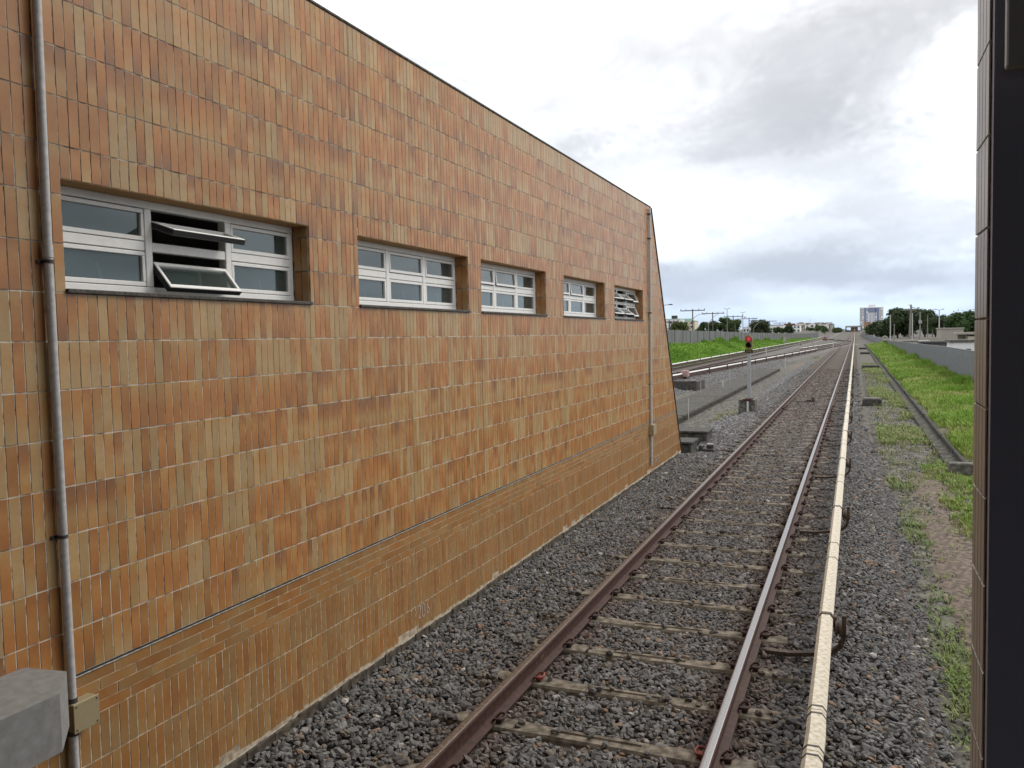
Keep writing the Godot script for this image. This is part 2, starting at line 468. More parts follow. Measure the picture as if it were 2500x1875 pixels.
# ------------------------------------------------------------------ ground and ballast beds
func build_ground() -> void:
	var xs := []
	var x := -30.0
	while x <= 12.0:
		xs.append(x); x += 0.6
	xs = [-3000.0, -1200.0, -500.0, -250.0, -120.0, -60.0, -40.0] + xs + [20.0, 40.0, 100.0, 300.0, 900.0, 3000.0]
	var fs := []
	var f := -40.0
	while f < 4500.0:
		fs.append(f)
		f += 1.5 if f < 60.0 and f > 2.0 else 6.0 if f < 150.0 else 25.0 if f < 1000.0 else 400.0
	var b := MB.new()
	for i in fs.size() - 1:
		for k in xs.size() - 1:
			var a := P(xs[k], ground_y(xs[k], fs[i]), fs[i])
			var d := P(xs[k + 1], ground_y(xs[k + 1], fs[i]), fs[i])
			var e := P(xs[k + 1], ground_y(xs[k + 1], fs[i + 1]), fs[i + 1])
			var g := P(xs[k], ground_y(xs[k], fs[i + 1]), fs[i + 1])
			b.quad(a, d, e, g)
	struct("ground", b.mesh(), mats.soil)
	# ballast beds: a flat-topped bank of broken stone under each track
	var near := []
	for k in 13: near.append(P(0, 0, -12.0 + k * 4.5))
	b = MB.new()
	b.sweep([Vector2(-4.0, -0.25), Vector2(0.68, -0.25), Vector2(0.5, -0.055), Vector2(-3.55, -0.045), Vector2(-3.95, -0.045)], [P(0, 0, -12), P(0, 0, 19.9)])
	b.sweep([Vector2(-4.2, -0.30), Vector2(0.55, -0.30), Vector2(0.25, -0.055), Vector2(-3.45, -0.05)], [P(0, 0, 19.9), P(0, 0, 27)])
	struct("ballast_bed", b.mesh(), mats.ballast_brown)
	var path := []
	f = 26.9
	while f < 900.0:
		path.append(P(0, rise(f), f)); f += 20.0
	b = MB.new()
	b.sweep([Vector2(-3.9, -0.35), Vector2(0.2, -0.35), Vector2(0.12, -0.05), Vector2(-3.45, -0.05)], path)
	struct("ballast_bed", b.mesh(), mats.ballast_brown)
	b = MB.new()
	b.sweep([Vector2(-15.6, -0.35), Vector2(-10.3, -0.35), Vector2(-10.8, -0.02), Vector2(-15.0, -0.02)], [P(0, 0, 20)] + path)
	struct("ballast_bed", b.mesh(), mats.ballast_far)
	var cp := []
	f = 30.0
	while f <= 212.0:
		cp.append(P(cross_c(f), 0, f)); f += 7.0
	b = MB.new()
	b.sweep([Vector2(-3.0, -0.4), Vector2(3.6, -0.45), Vector2(2.3, -0.028), Vector2(-2.2, -0.028)], cp)
	struct("ballast_bed", b.mesh(), mats.ballast_far)
	# bare reddish dirt beside the near ballast and in the cess on the left
	b = MB.new()
	patch(b, 1.50, 9.5, 0.80, 8.0, 0.03)
	patch(b, 1.35, 17.5, 0.45, 2.6, 0.026)
	patch(b, 1.25, 26.0, 0.35, 2.5, 0.03)
	patch(b, -4.9, 82.0, 0.8, 9.0, 0.03)
	struct("bare_soil", b.mesh(), mats.red_soil)

func patch(b: MB, x: float, f: float, rx: float, rf: float, up: float) -> void:
	# an uneven sheet of earth lying on the ground
	var rim := []
	for k in 36:
		var a := TAU * k / 36.0
		var s := 0.75 + 0.45 * hash01(k, int(f * 7.0)) * absf(sin(a * 2.0)) + 0.15 * hash01(k, 3)
		rim.append(Vector2(x + rx * s * cos(a), f + rf * s * sin(a)))
	for k in 36:
		var p: Vector2 = rim[k]
		var q: Vector2 = rim[(k + 1) % 36]
		var m := [Vector2(x, f), Vector2(x, f).lerp(p, 0.6), Vector2(x, f).lerp(q, 0.6)]
		var lift := func(v: Vector2, h: float) -> Vector3: return P(v.x, ground_y(v.x, v.y) + h, v.y)
		b.tri(lift.call(m[0], up), lift.call(m[1], up), lift.call(m[2], up))
		b.quad(lift.call(m[1], up), lift.call(p, -0.02), lift.call(q, -0.02), lift.call(m[2], up))

# ------------------------------------------------------------------ tiled station building
const WINDOWS := [[3.175, 5.325], [6.0, 8.155], [8.485, 10.6], [11.34, 13.46], [14.06, 16.165]]
const WIN_Y0 := 3.163
const WIN_Y1 := 3.766
const WALL_TOP := 5.483
func wall_end(y: float) -> float: return lerpf(19.95, 16.9, (y + 0.06) / 5.6)

# fired colours of the tiles (linear), from pale buff to flashed purple-brown
const BUFF := Vector3(0.483, 0.327, 0.154)
const SAND := Vector3(0.472, 0.283, 0.116)
const AMBER := Vector3(0.472, 0.235, 0.080)
const ORANGE := Vector3(0.445, 0.194, 0.060)
const RUSSET := Vector3(0.375, 0.163, 0.056)
const UMBER := Vector3(0.297, 0.148, 0.069)
var tile_stops := [
	[BUFF, BUFF, SAND, BUFF], [SAND, BUFF, BUFF, SAND], [AMBER, ORANGE, ORANGE, AMBER], [ORANGE, ORANGE, AMBER, SAND], [SAND, AMBER, ORANGE, RUSSET], [UMBER, RUSSET, ORANGE, AMBER],
	[BUFF, SAND, AMBER, AMBER], [RUSSET, ORANGE, AMBER, RUSSET], [AMBER, SAND, RUSSET, UMBER], [SAND, SAND, AMBER, SAND], [ORANGE, AMBER, ORANGE, RUSSET]]
var tile_mesh := []          # [kind][jitter] -> MB
var plinth_mesh := []
var brick_mesh := []

func tile_shape(stops: Array, w: float, h: float, jit: float, warm: float) -> MB:
	# one tile centred on its own origin: height y, width z, glazed front towards +x; colour fired along its height
	var b := MB.new()
	var bevel := 0.0016
	var th := 0.007
	var hw := w * 0.5
	var hh := h * 0.5
	var m := stops.size()
	var cs := []
	for k in m:
		var c: Vector3 = stops[k] * jit
		cs.append(Color(c.x * warm, c.y, c.z / warm))
	var ys := []
	for k in m: ys.append(lerpf(-hh, hh, float(k) / (m - 1)))
	for k in m - 1:
		var lo: float = ys[k] + (bevel if k == 0 else 0.0)
		var hi: float = ys[k + 1] - (bevel if k == m - 2 else 0.0)
		var q := [Vector3(th, lo, hw - bevel), Vector3(th, lo, -hw + bevel), Vector3(th, hi, -hw + bevel), Vector3(th, hi, hw - bevel)]
		var cc := [cs[k], cs[k], cs[k + 1], cs[k + 1]]
		face(b, q, cc)
		face(b, [Vector3(th - 0.004, ys[k], hw), q[0], q[3], Vector3(th - 0.004, ys[k + 1], hw)], [cs[k], cs[k], cs[k + 1], cs[k + 1]])
		face(b, [q[1], Vector3(th - 0.004, ys[k], -hw), Vector3(th - 0.004, ys[k + 1], -hw), q[2]], [cs[k], cs[k], cs[k + 1], cs[k + 1]])
	face(b, [Vector3(th, hh - bevel, hw - bevel), Vector3(th, hh - bevel, -hw + bevel), Vector3(th - 0.004, hh, -hw), Vector3(th - 0.004, hh, hw)], [cs[m - 1], cs[m - 1], cs[m - 1], cs[m - 1]])
	face(b, [Vector3(th - 0.004, -hh, hw), Vector3(th - 0.004, -hh, -hw), Vector3(th, -hh + bevel, -hw + bevel), Vector3(th, -hh + bevel, hw - bevel)], [cs[0], cs[0], cs[0], cs[0]])
	return b
func face(b: MB, q: Array, cc: Array) -> void:
	var m: Vector3 = (q[1] - q[0]).cross(q[2] - q[0]).normalized()
	for k in [0, 2, 1, 0, 3, 2]:
		b.v.append(q[k]); b.n.append(m); b.c.append(cc[k])

func make_tiles() -> void:
	for kind in tile_stops.size():
		var row := []
		for j in 4: row.append(tile_shape(tile_stops[kind], TILE_W - 0.0045, PITCH - 0.0055, 0.91 + 0.06 * j, 0.98 + 0.013 * j))
		tile_mesh.append(row)
	var base := [[SAND, AMBER, SAND], [SAND, AMBER, AMBER], [AMBER, AMBER, SAND], [AMBER, ORANGE, AMBER], [SAND, SAND, AMBER]]
	for kind in base.size():
		var row := []
		var lay := []
		for j in 4:
			var dim := 0.74 + 0.045 * j
			row.append(tile_shape(base[kind], TILE_W - 0.0045, PITCH - 0.0055, dim, 0.98 + 0.01 * j))
			lay.append(tile_shape(base[kind], TILE_W - 0.0045, PITCH - 0.0055, dim, 0.98 + 0.01 * j))
		plinth_mesh.append(row)
		brick_mesh.append(lay)

var batch := FastNoiseLite.new()
func tile_kind(row: int, col: int) -> int:
	# tiles were laid batch by batch: runs of one firing along a course, with strays
	var r := batch.get_noise_2d(col * 1.0, row * 61.7)
	var h := hash01(row, col, 4)
	if h < 0.06: return int(hash01(row, col, 5) * 10.99)
	var run := int(floor((r + 1.0) * 9.0 + row * 3.7))
	var k := int(hash01(run, row, 9) * 10.99)
	if h < 0.32: k = (k + (1 if k % 2 == 0 else 10)) % 11
	return k

func in_view(x: float, y: float, f: float) -> float:
	# how large a tile at this place is seen: 0 outside the picture
	var d := Vector3(x, y - CAM_Y, -f)
	var depth := d.dot(Vector3(-0.3832816, -0.05505161, -0.92198944))
	var u := d.dot(Vector3(0.92362911, -0.02055799, -0.38273572)) / depth
	var w := d.dot(Vector3(-0.00211597, 0.99827185, -0.05872677)) / depth
	if depth < 0.5 or absf(u) > 0.63 or absf(w) > 0.475: return 0.0
	return 1.0 / (depth * depth * depth)

func lay(parent: Node, called: String, cells: Array, keep: int, material: Material) -> void:
	# cells: [MB, transform, size seen, cut?]; the largest ones become parts, the rest one joined part
	cells.sort_custom(func(a, b): return a[2] > b[2])
	var shared := {}
	var v := PackedVector3Array()
	var n := PackedVector3Array()
	var c := PackedColorArray()
	for i in cells.size():
		var mb: MB = cells[i][0]
		var t: Transform3D = cells[i][1]
		if i < keep and not cells[i][3]:
			if not shared.has(mb): shared[mb] = mb.mesh()
			var o := part(parent, called, shared[mb], material)
			o.transform = t
		else:
			var pv: PackedVector3Array = t * mb.v
			if cells[i][3]:
				var off: Vector3 = cells[i][4]
				for k in pv.size():
					pv[k].z = maxf(pv[k].z, -wall_end(pv[k].y) + 0.01)
					pv[k] += off
			v.append_array(pv)
			n.append_array(Transform3D(t.basis.orthonormalized(), Vector3.ZERO) * mb.n)
			c.append_array(mb.c)
	if v.size() == 0: return
	var all := MB.new()
	all.v = v; all.n = n; all.c = c
	var rest := part(parent, called + "_courses", all.mesh(), material)
	rest.set_meta("kind", "stuff")

func cell(list: Array, mb: MB, y0: float, y1: float, f0: float, f1: float, nominal: Vector2, lie := false) -> void:
	# a whole or cut tile filling y0..y1, f0..f1 of the wall face
	if y1 - y0 < 0.012 or f1 - f0 < 0.012: return
	var cy := (y0 + y1) * 0.5
	var cf := (f0 + f1) * 0.5
	if f0 > wall_end(y0) - 0.02: return
	var cut := f1 > wall_end(y1)
	var k := list.size()
	var tilt := Basis.from_euler(Vector3(0, (hash01(k, 1) - 0.5) * 0.010, (hash01(k, 2) - 0.5) * 0.008))
	var sc := Basis.from_scale(Vector3(1, (y1 - y0) / nominal.y, (f1 - f0) / nominal.x))
	if lie:
		sc = Basis.from_scale(Vector3(1, (y1 - y0) / nominal.x, (f1 - f0) / nominal.y)) * Basis(Vector3.RIGHT, PI * 0.5)
	list.append([mb, Transform3D(tilt * sc, P(WALL_X - 0.004 + (hash01(k, 3) - 0.5) * 0.0018, cy, cf)), in_view(WALL_X, cy, cf), cut])

func build_station_wall() -> void:
	batch.seed = 5
	batch.noise_type = FastNoiseLite.TYPE_VALUE
	batch.frequency = 0.11
	make_tiles()
	var o := thing("station_building", "long low station building clad in buff and orange upright tiles", "building", P(WALL_X, 0, 10))
	var off := -o.position
	# structural wall: solid courses around the five openings, 0.3 m thick
	var back := WALL_X - 0.30
	var face_x := WALL_X + 0.0006
	var b := MB.new()
	var f0 := -24.0
	b.sweep_wall(face_x, back, -0.5, WIN_Y0, f0, wall_end(-0.5), wall_end(WIN_Y0))
	part(o, "wall", b.mesh(), mats.mortar_low, off)
	b = MB.new()
	var last := f0
	for w in WINDOWS:
		b.sweep_wall(face_x, back, WIN_Y0, WIN_Y1, last, w[0], w[0])
		last = w[1]
	b.sweep_wall(face_x, back, WIN_Y0, WIN_Y1, last, wall_end(WIN_Y0), wall_end(WIN_Y1))
	b.sweep_wall(face_x, back, WIN_Y1, WALL_TOP, f0, wall_end(WIN_Y1), wall_end(WALL_TOP))
	part(o, "wall", b.mesh(), mats.mortar, off)
	# rooms behind
	b = MB.new()
	b.box(P(-9.4, -0.5, 16.7), P(-9.2, WALL_TOP, f0)); b.box(P(-9.2, -0.5, 16.7), P(back - 0.002, WALL_TOP, 16.55)); b.box(P(-9.2, -0.5, f0 + 0.2), P(back - 0.002, WALL_TOP, f0))
	b.box(P(-9.2, 0.9, 16.55), P(back - 0.002, 1.0, f0 + 0.2))
	part(o, "room_wall", b.mesh(), mats.interior, off)
	b = MB.new()
	b.box(P(-9.5, WALL_TOP + 0.03, 16.86), P(WALL_X - 0.4, WALL_TOP + 0.1, f0))
	part(o, "roof", b.mesh(), mats.concrete_dark, off)
	b = MB.new()
	b.bev(P(WALL_X - 0.35, WALL_TOP + 0.002, 16.93), P(WALL_X + 0.013, WALL_TOP + 0.026, f0), 0.006)
	part(o, "coping", b.mesh(), mats.coping, off)
	# black flashing that follows the raked end
	b = MB.new()
	var e0 := P(WALL_X, -0.35, wall_end(-0.35))
	var e1 := P(WALL_X, WALL_TOP, wall_end(WALL_TOP))
	var dx := Vector3(0.02, 0, 0)
	var dz := Vector3(0, 0, -0.035)
	b.quad(e0 + dx, e0 + dx + dz, e1 + dx + dz, e1 + dx); b.quad(e0 + dx + dz, e0 + dz - dx * 16.0, e1 + dz - dx * 16.0, e1 + dx + dz); b.quad(e0 - dx * 0.2, e0 + dx, e1 + dx, e1 - dx * 0.2)
	part(o, "edge_flashing", b.mesh(), mats.flashing, off)
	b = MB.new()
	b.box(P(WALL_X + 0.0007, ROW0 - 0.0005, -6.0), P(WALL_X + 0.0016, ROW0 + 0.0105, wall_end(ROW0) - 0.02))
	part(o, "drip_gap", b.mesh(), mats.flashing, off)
	b = MB.new()
	b.bev(P(WALL_X + 0.001, ROW0 - 0.007, -6.0), P(WALL_X + 0.009, ROW0 - 0.001, wall_end(ROW0) - 0.02), 0.002)
	part(o, "sealant_strip", b.mesh(), mats.bead, off)
	for q in [[5.935, WIN_Y0, WALL_TOP], [8.465, ROW0 + 0.02, WIN_Y0 - 0.01], [11.31, ROW0 + 0.02, WALL_TOP], [14.03, WIN_Y1, WALL_TOP]]:
		b = MB.new()
		b.box(P(WALL_X + 0.001, q[1], q[0] - 0.003), P(WALL_X + 0.0035, q[2], q[0] + 0.003))
		part(o, "expansion_joint", b.mesh(), mats.flashing, off)
	# plinth mortar sits just behind the plinth tiles, with a ragged render strip under them
	b = MB.new()
	b.sweep_wall(WALL_X + 0.0013, WALL_X + 0.0002, 0.07, ROW0 - 0.008, -6.0, wall_end(0.07), wall_end(ROW0))
	part(o, "plinth_bedding", b.mesh(), mats.mortar_plinth, off)
	b = MB.new()
	var f := 2.0
	var i := 0
	while f < wall_end(0.0) - 0.3:
		var st := 0.12 + 0.2 * hash01(i, 71)
		var top := 0.055 + 0.02 * hash01(i, 72)
		b.bev(P(WALL_X - 0.003, -0.2, f), P(WALL_X + 0.006 + 0.016 * hash01(i, 73), top, f + st - 0.001), 0.006)
		f += st; i += 1
	part(o, "footing_render", b.mesh(), mats.footing, off)

	# tiles of the wall field
	var upper := []
	var nom := Vector2(TILE_W - 0.0045, PITCH - 0.0055)
	var c0 := int(floor(-4.0 / TILE_W))
	for row in 17:
		var y0 := ROW0 + row * PITCH
		var y1 := y0 + PITCH
		var col := c0
		while true:
			var a := 3.175 + (col + 0) * TILE_W
			col += 1
			if a > wall_end(y0): break
			if a < -2.5: continue
			var z0 := a + 0.0022
			var z1 := a + TILE_W - 0.0022
			var yy0 := y0 + 0.003 + (0.010 if row == 0 else 0.0)
			var yy1 := y1 - 0.003
			var mbs: Array = tile_mesh[tile_kind(row, col)]
			var mb: MB = mbs[int(hash01(row, col, 2) * 3.99)]
			var spans := [[z0, z1, yy0, yy1]]
			for w in WINDOWS:
				if yy1 <= WIN_Y0 + 0.02 or yy0 >= WIN_Y1 or z1 <= w[0] or z0 >= w[1]: continue
				spans = []
				if z0 < w[0]: spans.append([z0, w[0] - 0.001, yy0, yy1])
				if z1 > w[1]: spans.append([w[1] + 0.001, z1, yy0, yy1])
				if yy1 > WIN_Y1: spans.append([maxf(z0, w[0]), minf(z1, w[1]), WIN_Y1 + 0.001, yy1])
				break
			for s in spans: cell(upper, mb, s[2], s[3], s[0], s[1], nom)
	lay(o, "tile", shifted(upper, off), 300, mats.tile)
	# four courses of tiles laid flat, then three upright courses down to the ballast
	var flat := []
	var shift := [0.0, -0.108, 0.012, 0.102]
	for course in 4:
		var y1: float = ROW0 - 0.008 - course * 0.0625
		for k in range(-14, 70):
			var a: float = 3.372 + shift[course] + k * PITCH
			var mbs: Array = brick_mesh[int(hash01(course, k, 21) * 4.99)]
			cell(flat, mbs[int(hash01(course, k, 22) * 3.99)], y1 - 0.0595, y1, a + 0.003, a + PITCH - 0.003, nom, true)
	lay(o, "brick", shifted(flat, off), 300, mats.tile)
	var low := []
	for row in 3:
		var y1: float = ROW0 - 0.008 - 0.25 - row * PITCH
		for k in range(-80, 275):
			var a: float = 3.19 + k * TILE_W
			var y0 := y1 - PITCH + 0.007
			if row == 2: y0 += 0.012 + 0.02 * hash01(k, 33) + (0.045 if hash01(k / 3, 34) < 0.12 else 0.0)
			var mbs: Array = plinth_mesh[int(hash01(row, k, 31) * 4.99)]
			cell(low, mbs[int(hash01(row, k, 32) * 3.99)], y0, y1, a + 0.003, a + TILE_W - 0.003, nom)
	lay(o, "plinth_tile", shifted(low, off), 300, mats.tile)
	# tiles lining the window reveals
	var rev := []
	for w in WINDOWS:
		for k in 2:
			for seg in 3:
				var ya: float = [WIN_Y0 + 0.012, ROW0 + 9 * PITCH + 0.0035, ROW0 + 10 * PITCH + 0.0035][seg]
				var yb: float = [ROW0 + 9 * PITCH - 0.0035, ROW0 + 10 * PITCH - 0.0035, WIN_Y1 - 0.002][seg]
				var mb: MB = tile_mesh[[2, 9, 7, 4, 10][int(hash01(seg, int(w[0] * 10.0), k) * 4.99)]][k]
				var sc := Basis.from_scale(Vector3(1, (yb - ya) / nom.y, 0.062 / nom.x))
				var turn := Basis(Vector3.UP, -PI * 0.5)                  # glazed face looks back along the wall
				rev.append([mb, Transform3D(turn * sc, P(WALL_X - 0.040 - 0.068 * k, (ya + yb) * 0.5, w[1] + 0.0005)), 0.0, false])
	lay(o, "reveal_tile", shifted(rev, off), 300, mats.tile)

	build_windows(o, off)
	build_conduits()
	# painted scrawls on the plinth
	var s := thing("chalk_number", "pale worn hand-painted figures 206 on the plinth tiles", "marking", P(WALL_X + 0.006, 0.24, 6.9))
	var strokes := [[[-0.15, 0.055], [-0.09, 0.075], [-0.07, 0.02], [-0.10, 0.0]], [[-0.035, 0.045], [-0.02, 0.065], [0.0, 0.05], [-0.01, 0.01], [-0.035, -0.035], [0.0, -0.03]], [[0.045, 0.062], [0.025, 0.03], [0.027, -0.03], [0.05, -0.045], [0.068, -0.02], [0.065, 0.04], [0.045, 0.062]], [[0.135, 0.075], [0.105, 0.02], [0.105, -0.03], [0.125, -0.04], [0.14, -0.01], [0.12, 0.01]]]
	scrawl(s, strokes, mats.scrawl, 0.008, 1.25)
	s = thing("chalk_number", "pale worn hand-painted figures 107 low on the far end of wall", "marking", P(WALL_X + 0.006, 0.25, 17.27))
	scrawl(s, [[[-0.14, 0.06], [-0.14, -0.06]], [[-0.04, 0.06], [-0.07, 0.0], [-0.04, -0.06], [0.0, 0.0], [-0.04, 0.06]], [[0.06, 0.055], [0.14, 0.06], [0.10, -0.06]]], mats.scrawl, 0.014, 1.2)

func scrawl(parent: Node3D, strokes: Array, m: Material, wdt: float, k: float) -> void:
	for st in strokes:
		var b := MB.new()
		for i in st.size() - 1:
			var p := Vector3(0, st[i][1], -st[i][0]) * k
			var q := Vector3(0, st[i + 1][1], -st[i + 1][0]) * k
			var t := (q - p).normalized()
			var sd := Vector3.RIGHT.cross(t).normalized() * wdt * 0.5
			var lift := Vector3(0.0006 * (i + 1), 0, 0)
			b.quad(p + lift - sd, p + lift + sd, q + lift + sd, q + lift - sd) if (sd.cross(t)).x > 0 else b.quad(p + lift + sd, p + lift - sd, q + lift - sd, q + lift + sd)
		part(parent, "stroke", b.mesh(), m)

func shifted(cells: Array, off: Vector3) -> Array:
	for c in cells: c[1] = Transform3D(c[1].basis, c[1].origin + off) if not c[3] else c[1]
	for c in cells:
		if c[3]: c.append(off)
	return cells

func build_windows(o: Node3D, off: Vector3) -> void:
	var fx := WALL_X - 0.15                                         # front of the frames
	for wi in WINDOWS.size():
		var w: Array = WINDOWS[wi]
		var a: float = w[0] + 0.002
		var z: float = w[1] - 0.009
		var b := MB.new()
		var side := 0.042
		var mul := 0.056
		var cw := (z - a - 2.0 * side - 2.0 * mul) / 3.0
		b.bev(P(fx - 0.06, WIN_Y0 + 0.022, a + 0.0), P(fx + 0.004, 3.232, z), 0.004)
		b.bev(P(fx - 0.06, 3.712, a), P(fx + 0.004, WIN_Y1 - 0.0045, z), 0.004)
		b.bev(P(fx - 0.06, 3.2325, a), P(fx, 3.7115, a + side), 0.003)
		b.bev(P(fx - 0.06, 3.2325, z - side), P(fx, 3.7115, z), 0.003)
		for k in 2:
			var m0 := a + side + cw + k * (cw + mul)
			b.bev(P(fx - 0.06, 3.2325, m0), P(fx + 0.006, 3.7115, m0 + mul), 0.004)
		for k in 3:
			var c0 := a + side + k * (cw + mul)
			b.bev(P(fx - 0.06, 3.452, c0 + 0.0005), P(fx + 0.001, 3.510, c0 + cw - 0.0005), 0.004)
		var win := part(o, "window", b.mesh(), mats.aluminium, off)
		b = MB.new()
		b.box(P(WALL_X - 0.30, WIN_Y1 - 0.0008, w[0] + 0.001), P(WALL_X - 0.001, WIN_Y1 - 0.004, w[1] - 0.001))
		part(win, "soffit", b.mesh(), mats.soffit)
		# sill of dark stone
		b = MB.new()
		b.bev(P(fx - 0.05, WIN_Y0 - 0.004, a - 0.002), P(WALL_X + 0.022, WIN_Y0 + 0.0205, z + 0.014), 0.004)
		part(win, "sill", b.mesh(), mats.sill)
		for row in 2:
			var y0: float = [3.2335, 3.511][row]
			var y1: float = [3.451, 3.711][row]
			for k in 3:
				var c0 := a + side + k * (cw + mul) + 0.003
				var c1 := c0 + cw - 0.006
				var tilt := 0.0
				var drop := 0.0
				if wi == 0 and k == 1: tilt = [0.70, 1.25][row]; drop = [0.062, 0.075][row]
				elif wi == 4 and k == 1: tilt = 0.95; drop = 0.06
				elif wi == 4 and k == 2: tilt = 0.42; drop = 0.008
				elif wi == 4: tilt = 0.9; drop = 0.05
				elif row == 1 and (wi == 2 or wi == 3) and k < 2: tilt = 0.10
				elif row == 1 and wi == 1 and k > 0: tilt = 0.03
				var piv := P(fx - 0.008, y1 - 0.004 - drop, (c0 + c1) * 0.5)
				var rot := Basis(Vector3(0, 0, 1), tilt)                # the foot of the sash swings out
				var hw := (c1 - c0) * 0.5
				var hh := y1 - y0 - 0.006
				var s := MB.new()
				s.bev(Vector3(-0.03, -0.026, -hw), Vector3(0.012, 0, hw), 0.003)
				s.bev(Vector3(-0.03, -hh, -hw), Vector3(0.012, -hh + 0.027, hw), 0.003)
				s.bev(Vector3(-0.03, -hh + 0.0275, -hw), Vector3(0.012, -0.0265, -hw + 0.024), 0.003)
				s.bev(Vector3(-0.03, -hh + 0.0275, hw - 0.024), Vector3(0.012, -0.0265, hw), 0.003)
				var sash := part(win, "sash", s.mesh(), mats.aluminium)
				sash.transform = Transform3D(rot, piv)
				s = MB.new()
				s.box(Vector3(-0.010, -hh + 0.026, -hw + 0.022), Vector3(-0.005, -0.025, hw - 0.022))
				var pane := part(win, "pane", s.mesh(), mats.glass)
				pane.transform = Transform3D(rot, piv)
				s = MB.new()                                             # black rubber seal around the sash
				for q in [[-hh - 0.002, -hh - 0.0005], [0.0005, 0.002]]: s.box(Vector3(-0.028, q[0], -hw - 0.0025), Vector3(0.006, q[1], hw + 0.0025))
				for q in [-1.0, 1.0]: s.box(Vector3(-0.028, -hh, minf(q * (hw + 0.0005), q * (hw + 0.0025))), Vector3(0.006, 0, maxf(q * (hw + 0.0005), q * (hw + 0.0025))))
				var seal := part(win, "seal", s.mesh(), mats.gasket)
				seal.transform = Transform3D(rot, piv)
				if row == 0 and tilt == 0.0:
					s = MB.new()                                         # white curved stay seen behind the lower panes
					var pts := []
					for q in 6: pts.append(Vector3(-0.035, -hh + 0.03 + 0.095 * (1.0 - q / 5.0), 0.10 + 0.06 * (1.0 - pow(1.0 - q / 5.0, 1.6)) - hw * 0.35))
					for q in pts.size(): pts[q].z = -pts[q].z * 0.5
					s.tube(pts, [0.010], 6)
					var st := part(win, "stay", s.mesh(), mats.handle)
					st.position = piv

func build_conduits() -> void:
	# downpipe / conduit near the camera
	var px := WALL_X + 0.036
	var o := thing("conduit", "pale grey conduit pipe up the wall beside the nearest window", "pipe", P(px, 0.2, 3.06))
	var off := -o.position
	var b := MB.new()
	b.tube([P(px, 0.98, 3.062), P(px, 3.30, 3.052), P(px, 5.47, 3.068)], [0.0225], 16)
	part(o, "pipe", b.mesh(), mats.pipe, off)
	b = MB.new()
	b.tube([P(px, -0.06, 3.058), P(px, 0.83, 3.058)], [0.0225], 16)
	part(o, "pipe", b.mesh(), mats.pipe, off)
	b = MB.new()
	b.tube([P(px, 3.335, 3.052), P(px, 3.40, 3.052)], [0.0265], 16)
	part(o, "coupling", b.mesh(), mats.pipe, off)
	for y in [3.315, 1.88]:
		b = MB.new()
		b.tube([P(px, y - 0.009, 3.055), P(px, y + 0.009, 3.055)], [0.0262], 16)
		b.bev(P(WALL_X + 0.003, y - 0.009, 3.005), P(WALL_X + 0.008, y + 0.009, 3.105), 0.002)
		b.bev(P(WALL_X + 0.008, y - 0.012, 3.008), P(WALL_X + 0.016, y + 0.004, 3.022), 0.003)
		part(o, "saddle_clip", b.mesh(), mats.clip_dark, off)
	for y in [0.996, 0.822]:
		b = MB.new()
		b.tube([P(px, y - 0.014, 3.06), P(px, y + 0.014, 3.06)], [0.028], 16)
		part(o, "gland", b.mesh(), mats.clip_dark, off)
	box_on_wall("junction_box", "cream square junction box on the wall below the near conduit", 3.03, 3.185, 0.832, 0.985, 0.085)
	# conduit at the far end
	o = thing("conduit", "pale grey conduit pipe up the wall near its raked far end", "pipe", P(px, 0.2, 16.6))
	off = -o.position
	b = MB.new()
	b.tube([P(px, 1.05, 16.62), P(px, 5.43, 16.68)], [0.026], 12)
	part(o, "pipe", b.mesh(), mats.pipe, off)
	b = MB.new()
	b.tube([P(px, 0.22, 16.62), P(px, 0.84, 16.62)], [0.026], 12)
	part(o, "pipe", b.mesh(), mats.pipe, off)
	for y in [5.32, 4.83, 3.33, 1.88, 0.35]:
		b = MB.new()
		b.tube([P(px, y - 0.012, 16.64), P(px, y + 0.012, 16.64)], [0.031], 12)
		b.bev(P(WALL_X + 0.003, y - 0.012, 16.56), P(WALL_X + 0.009, y + 0.012, 16.72), 0.002)
		part(o, "saddle_clip", b.mesh(), mats.clip_dark, off)
	b = MB.new()
	b.tube([P(px, 3.20, 16.645), P(px, 3.31, 16.645)], [0.032], 12)
	part(o, "coupling", b.mesh(), mats.pipe, off)
	box_on_wall("junction_box", "cream junction box on the conduit at the far end of wall", 16.55, 16.80, 0.842, 1.05, 0.10)

func box_on_wall(called: String, label: String, f0: float, f1: float, y0: float, y1: float, dep: float) -> void:
	var o := thing(called, label, "junction box", P(WALL_X + 0.004, y0, (f0 + f1) * 0.5))
	var off := -o.position
	var b := MB.new()
	b.bev(P(WALL_X + 0.003, y0, f0), P(WALL_X + dep - 0.012, y1, f1), 0.006)
	part(o, "housing", b.mesh(), mats.box_cream, off)
	b = MB.new()
	b.bev(P(WALL_X + dep - 0.0115, y0 - 0.003, f0 - 0.003), P(WALL_X + dep, y1 + 0.003, f1 + 0.003), 0.003)
	part(o, "lid", b.mesh(), mats.box_cream, off)
	for fy in [y0 + 0.014, y1 - 0.014]:
		for ff in [f0 + 0.014, f1 - 0.014]:
			b = MB.new()
			b.tube([P(WALL_X + dep - 0.001, fy, ff), P(WALL_X + dep + 0.002, fy, ff)], [0.0055], 8)
			part(o, "screw", b.mesh(), mats.clip_dark, off)

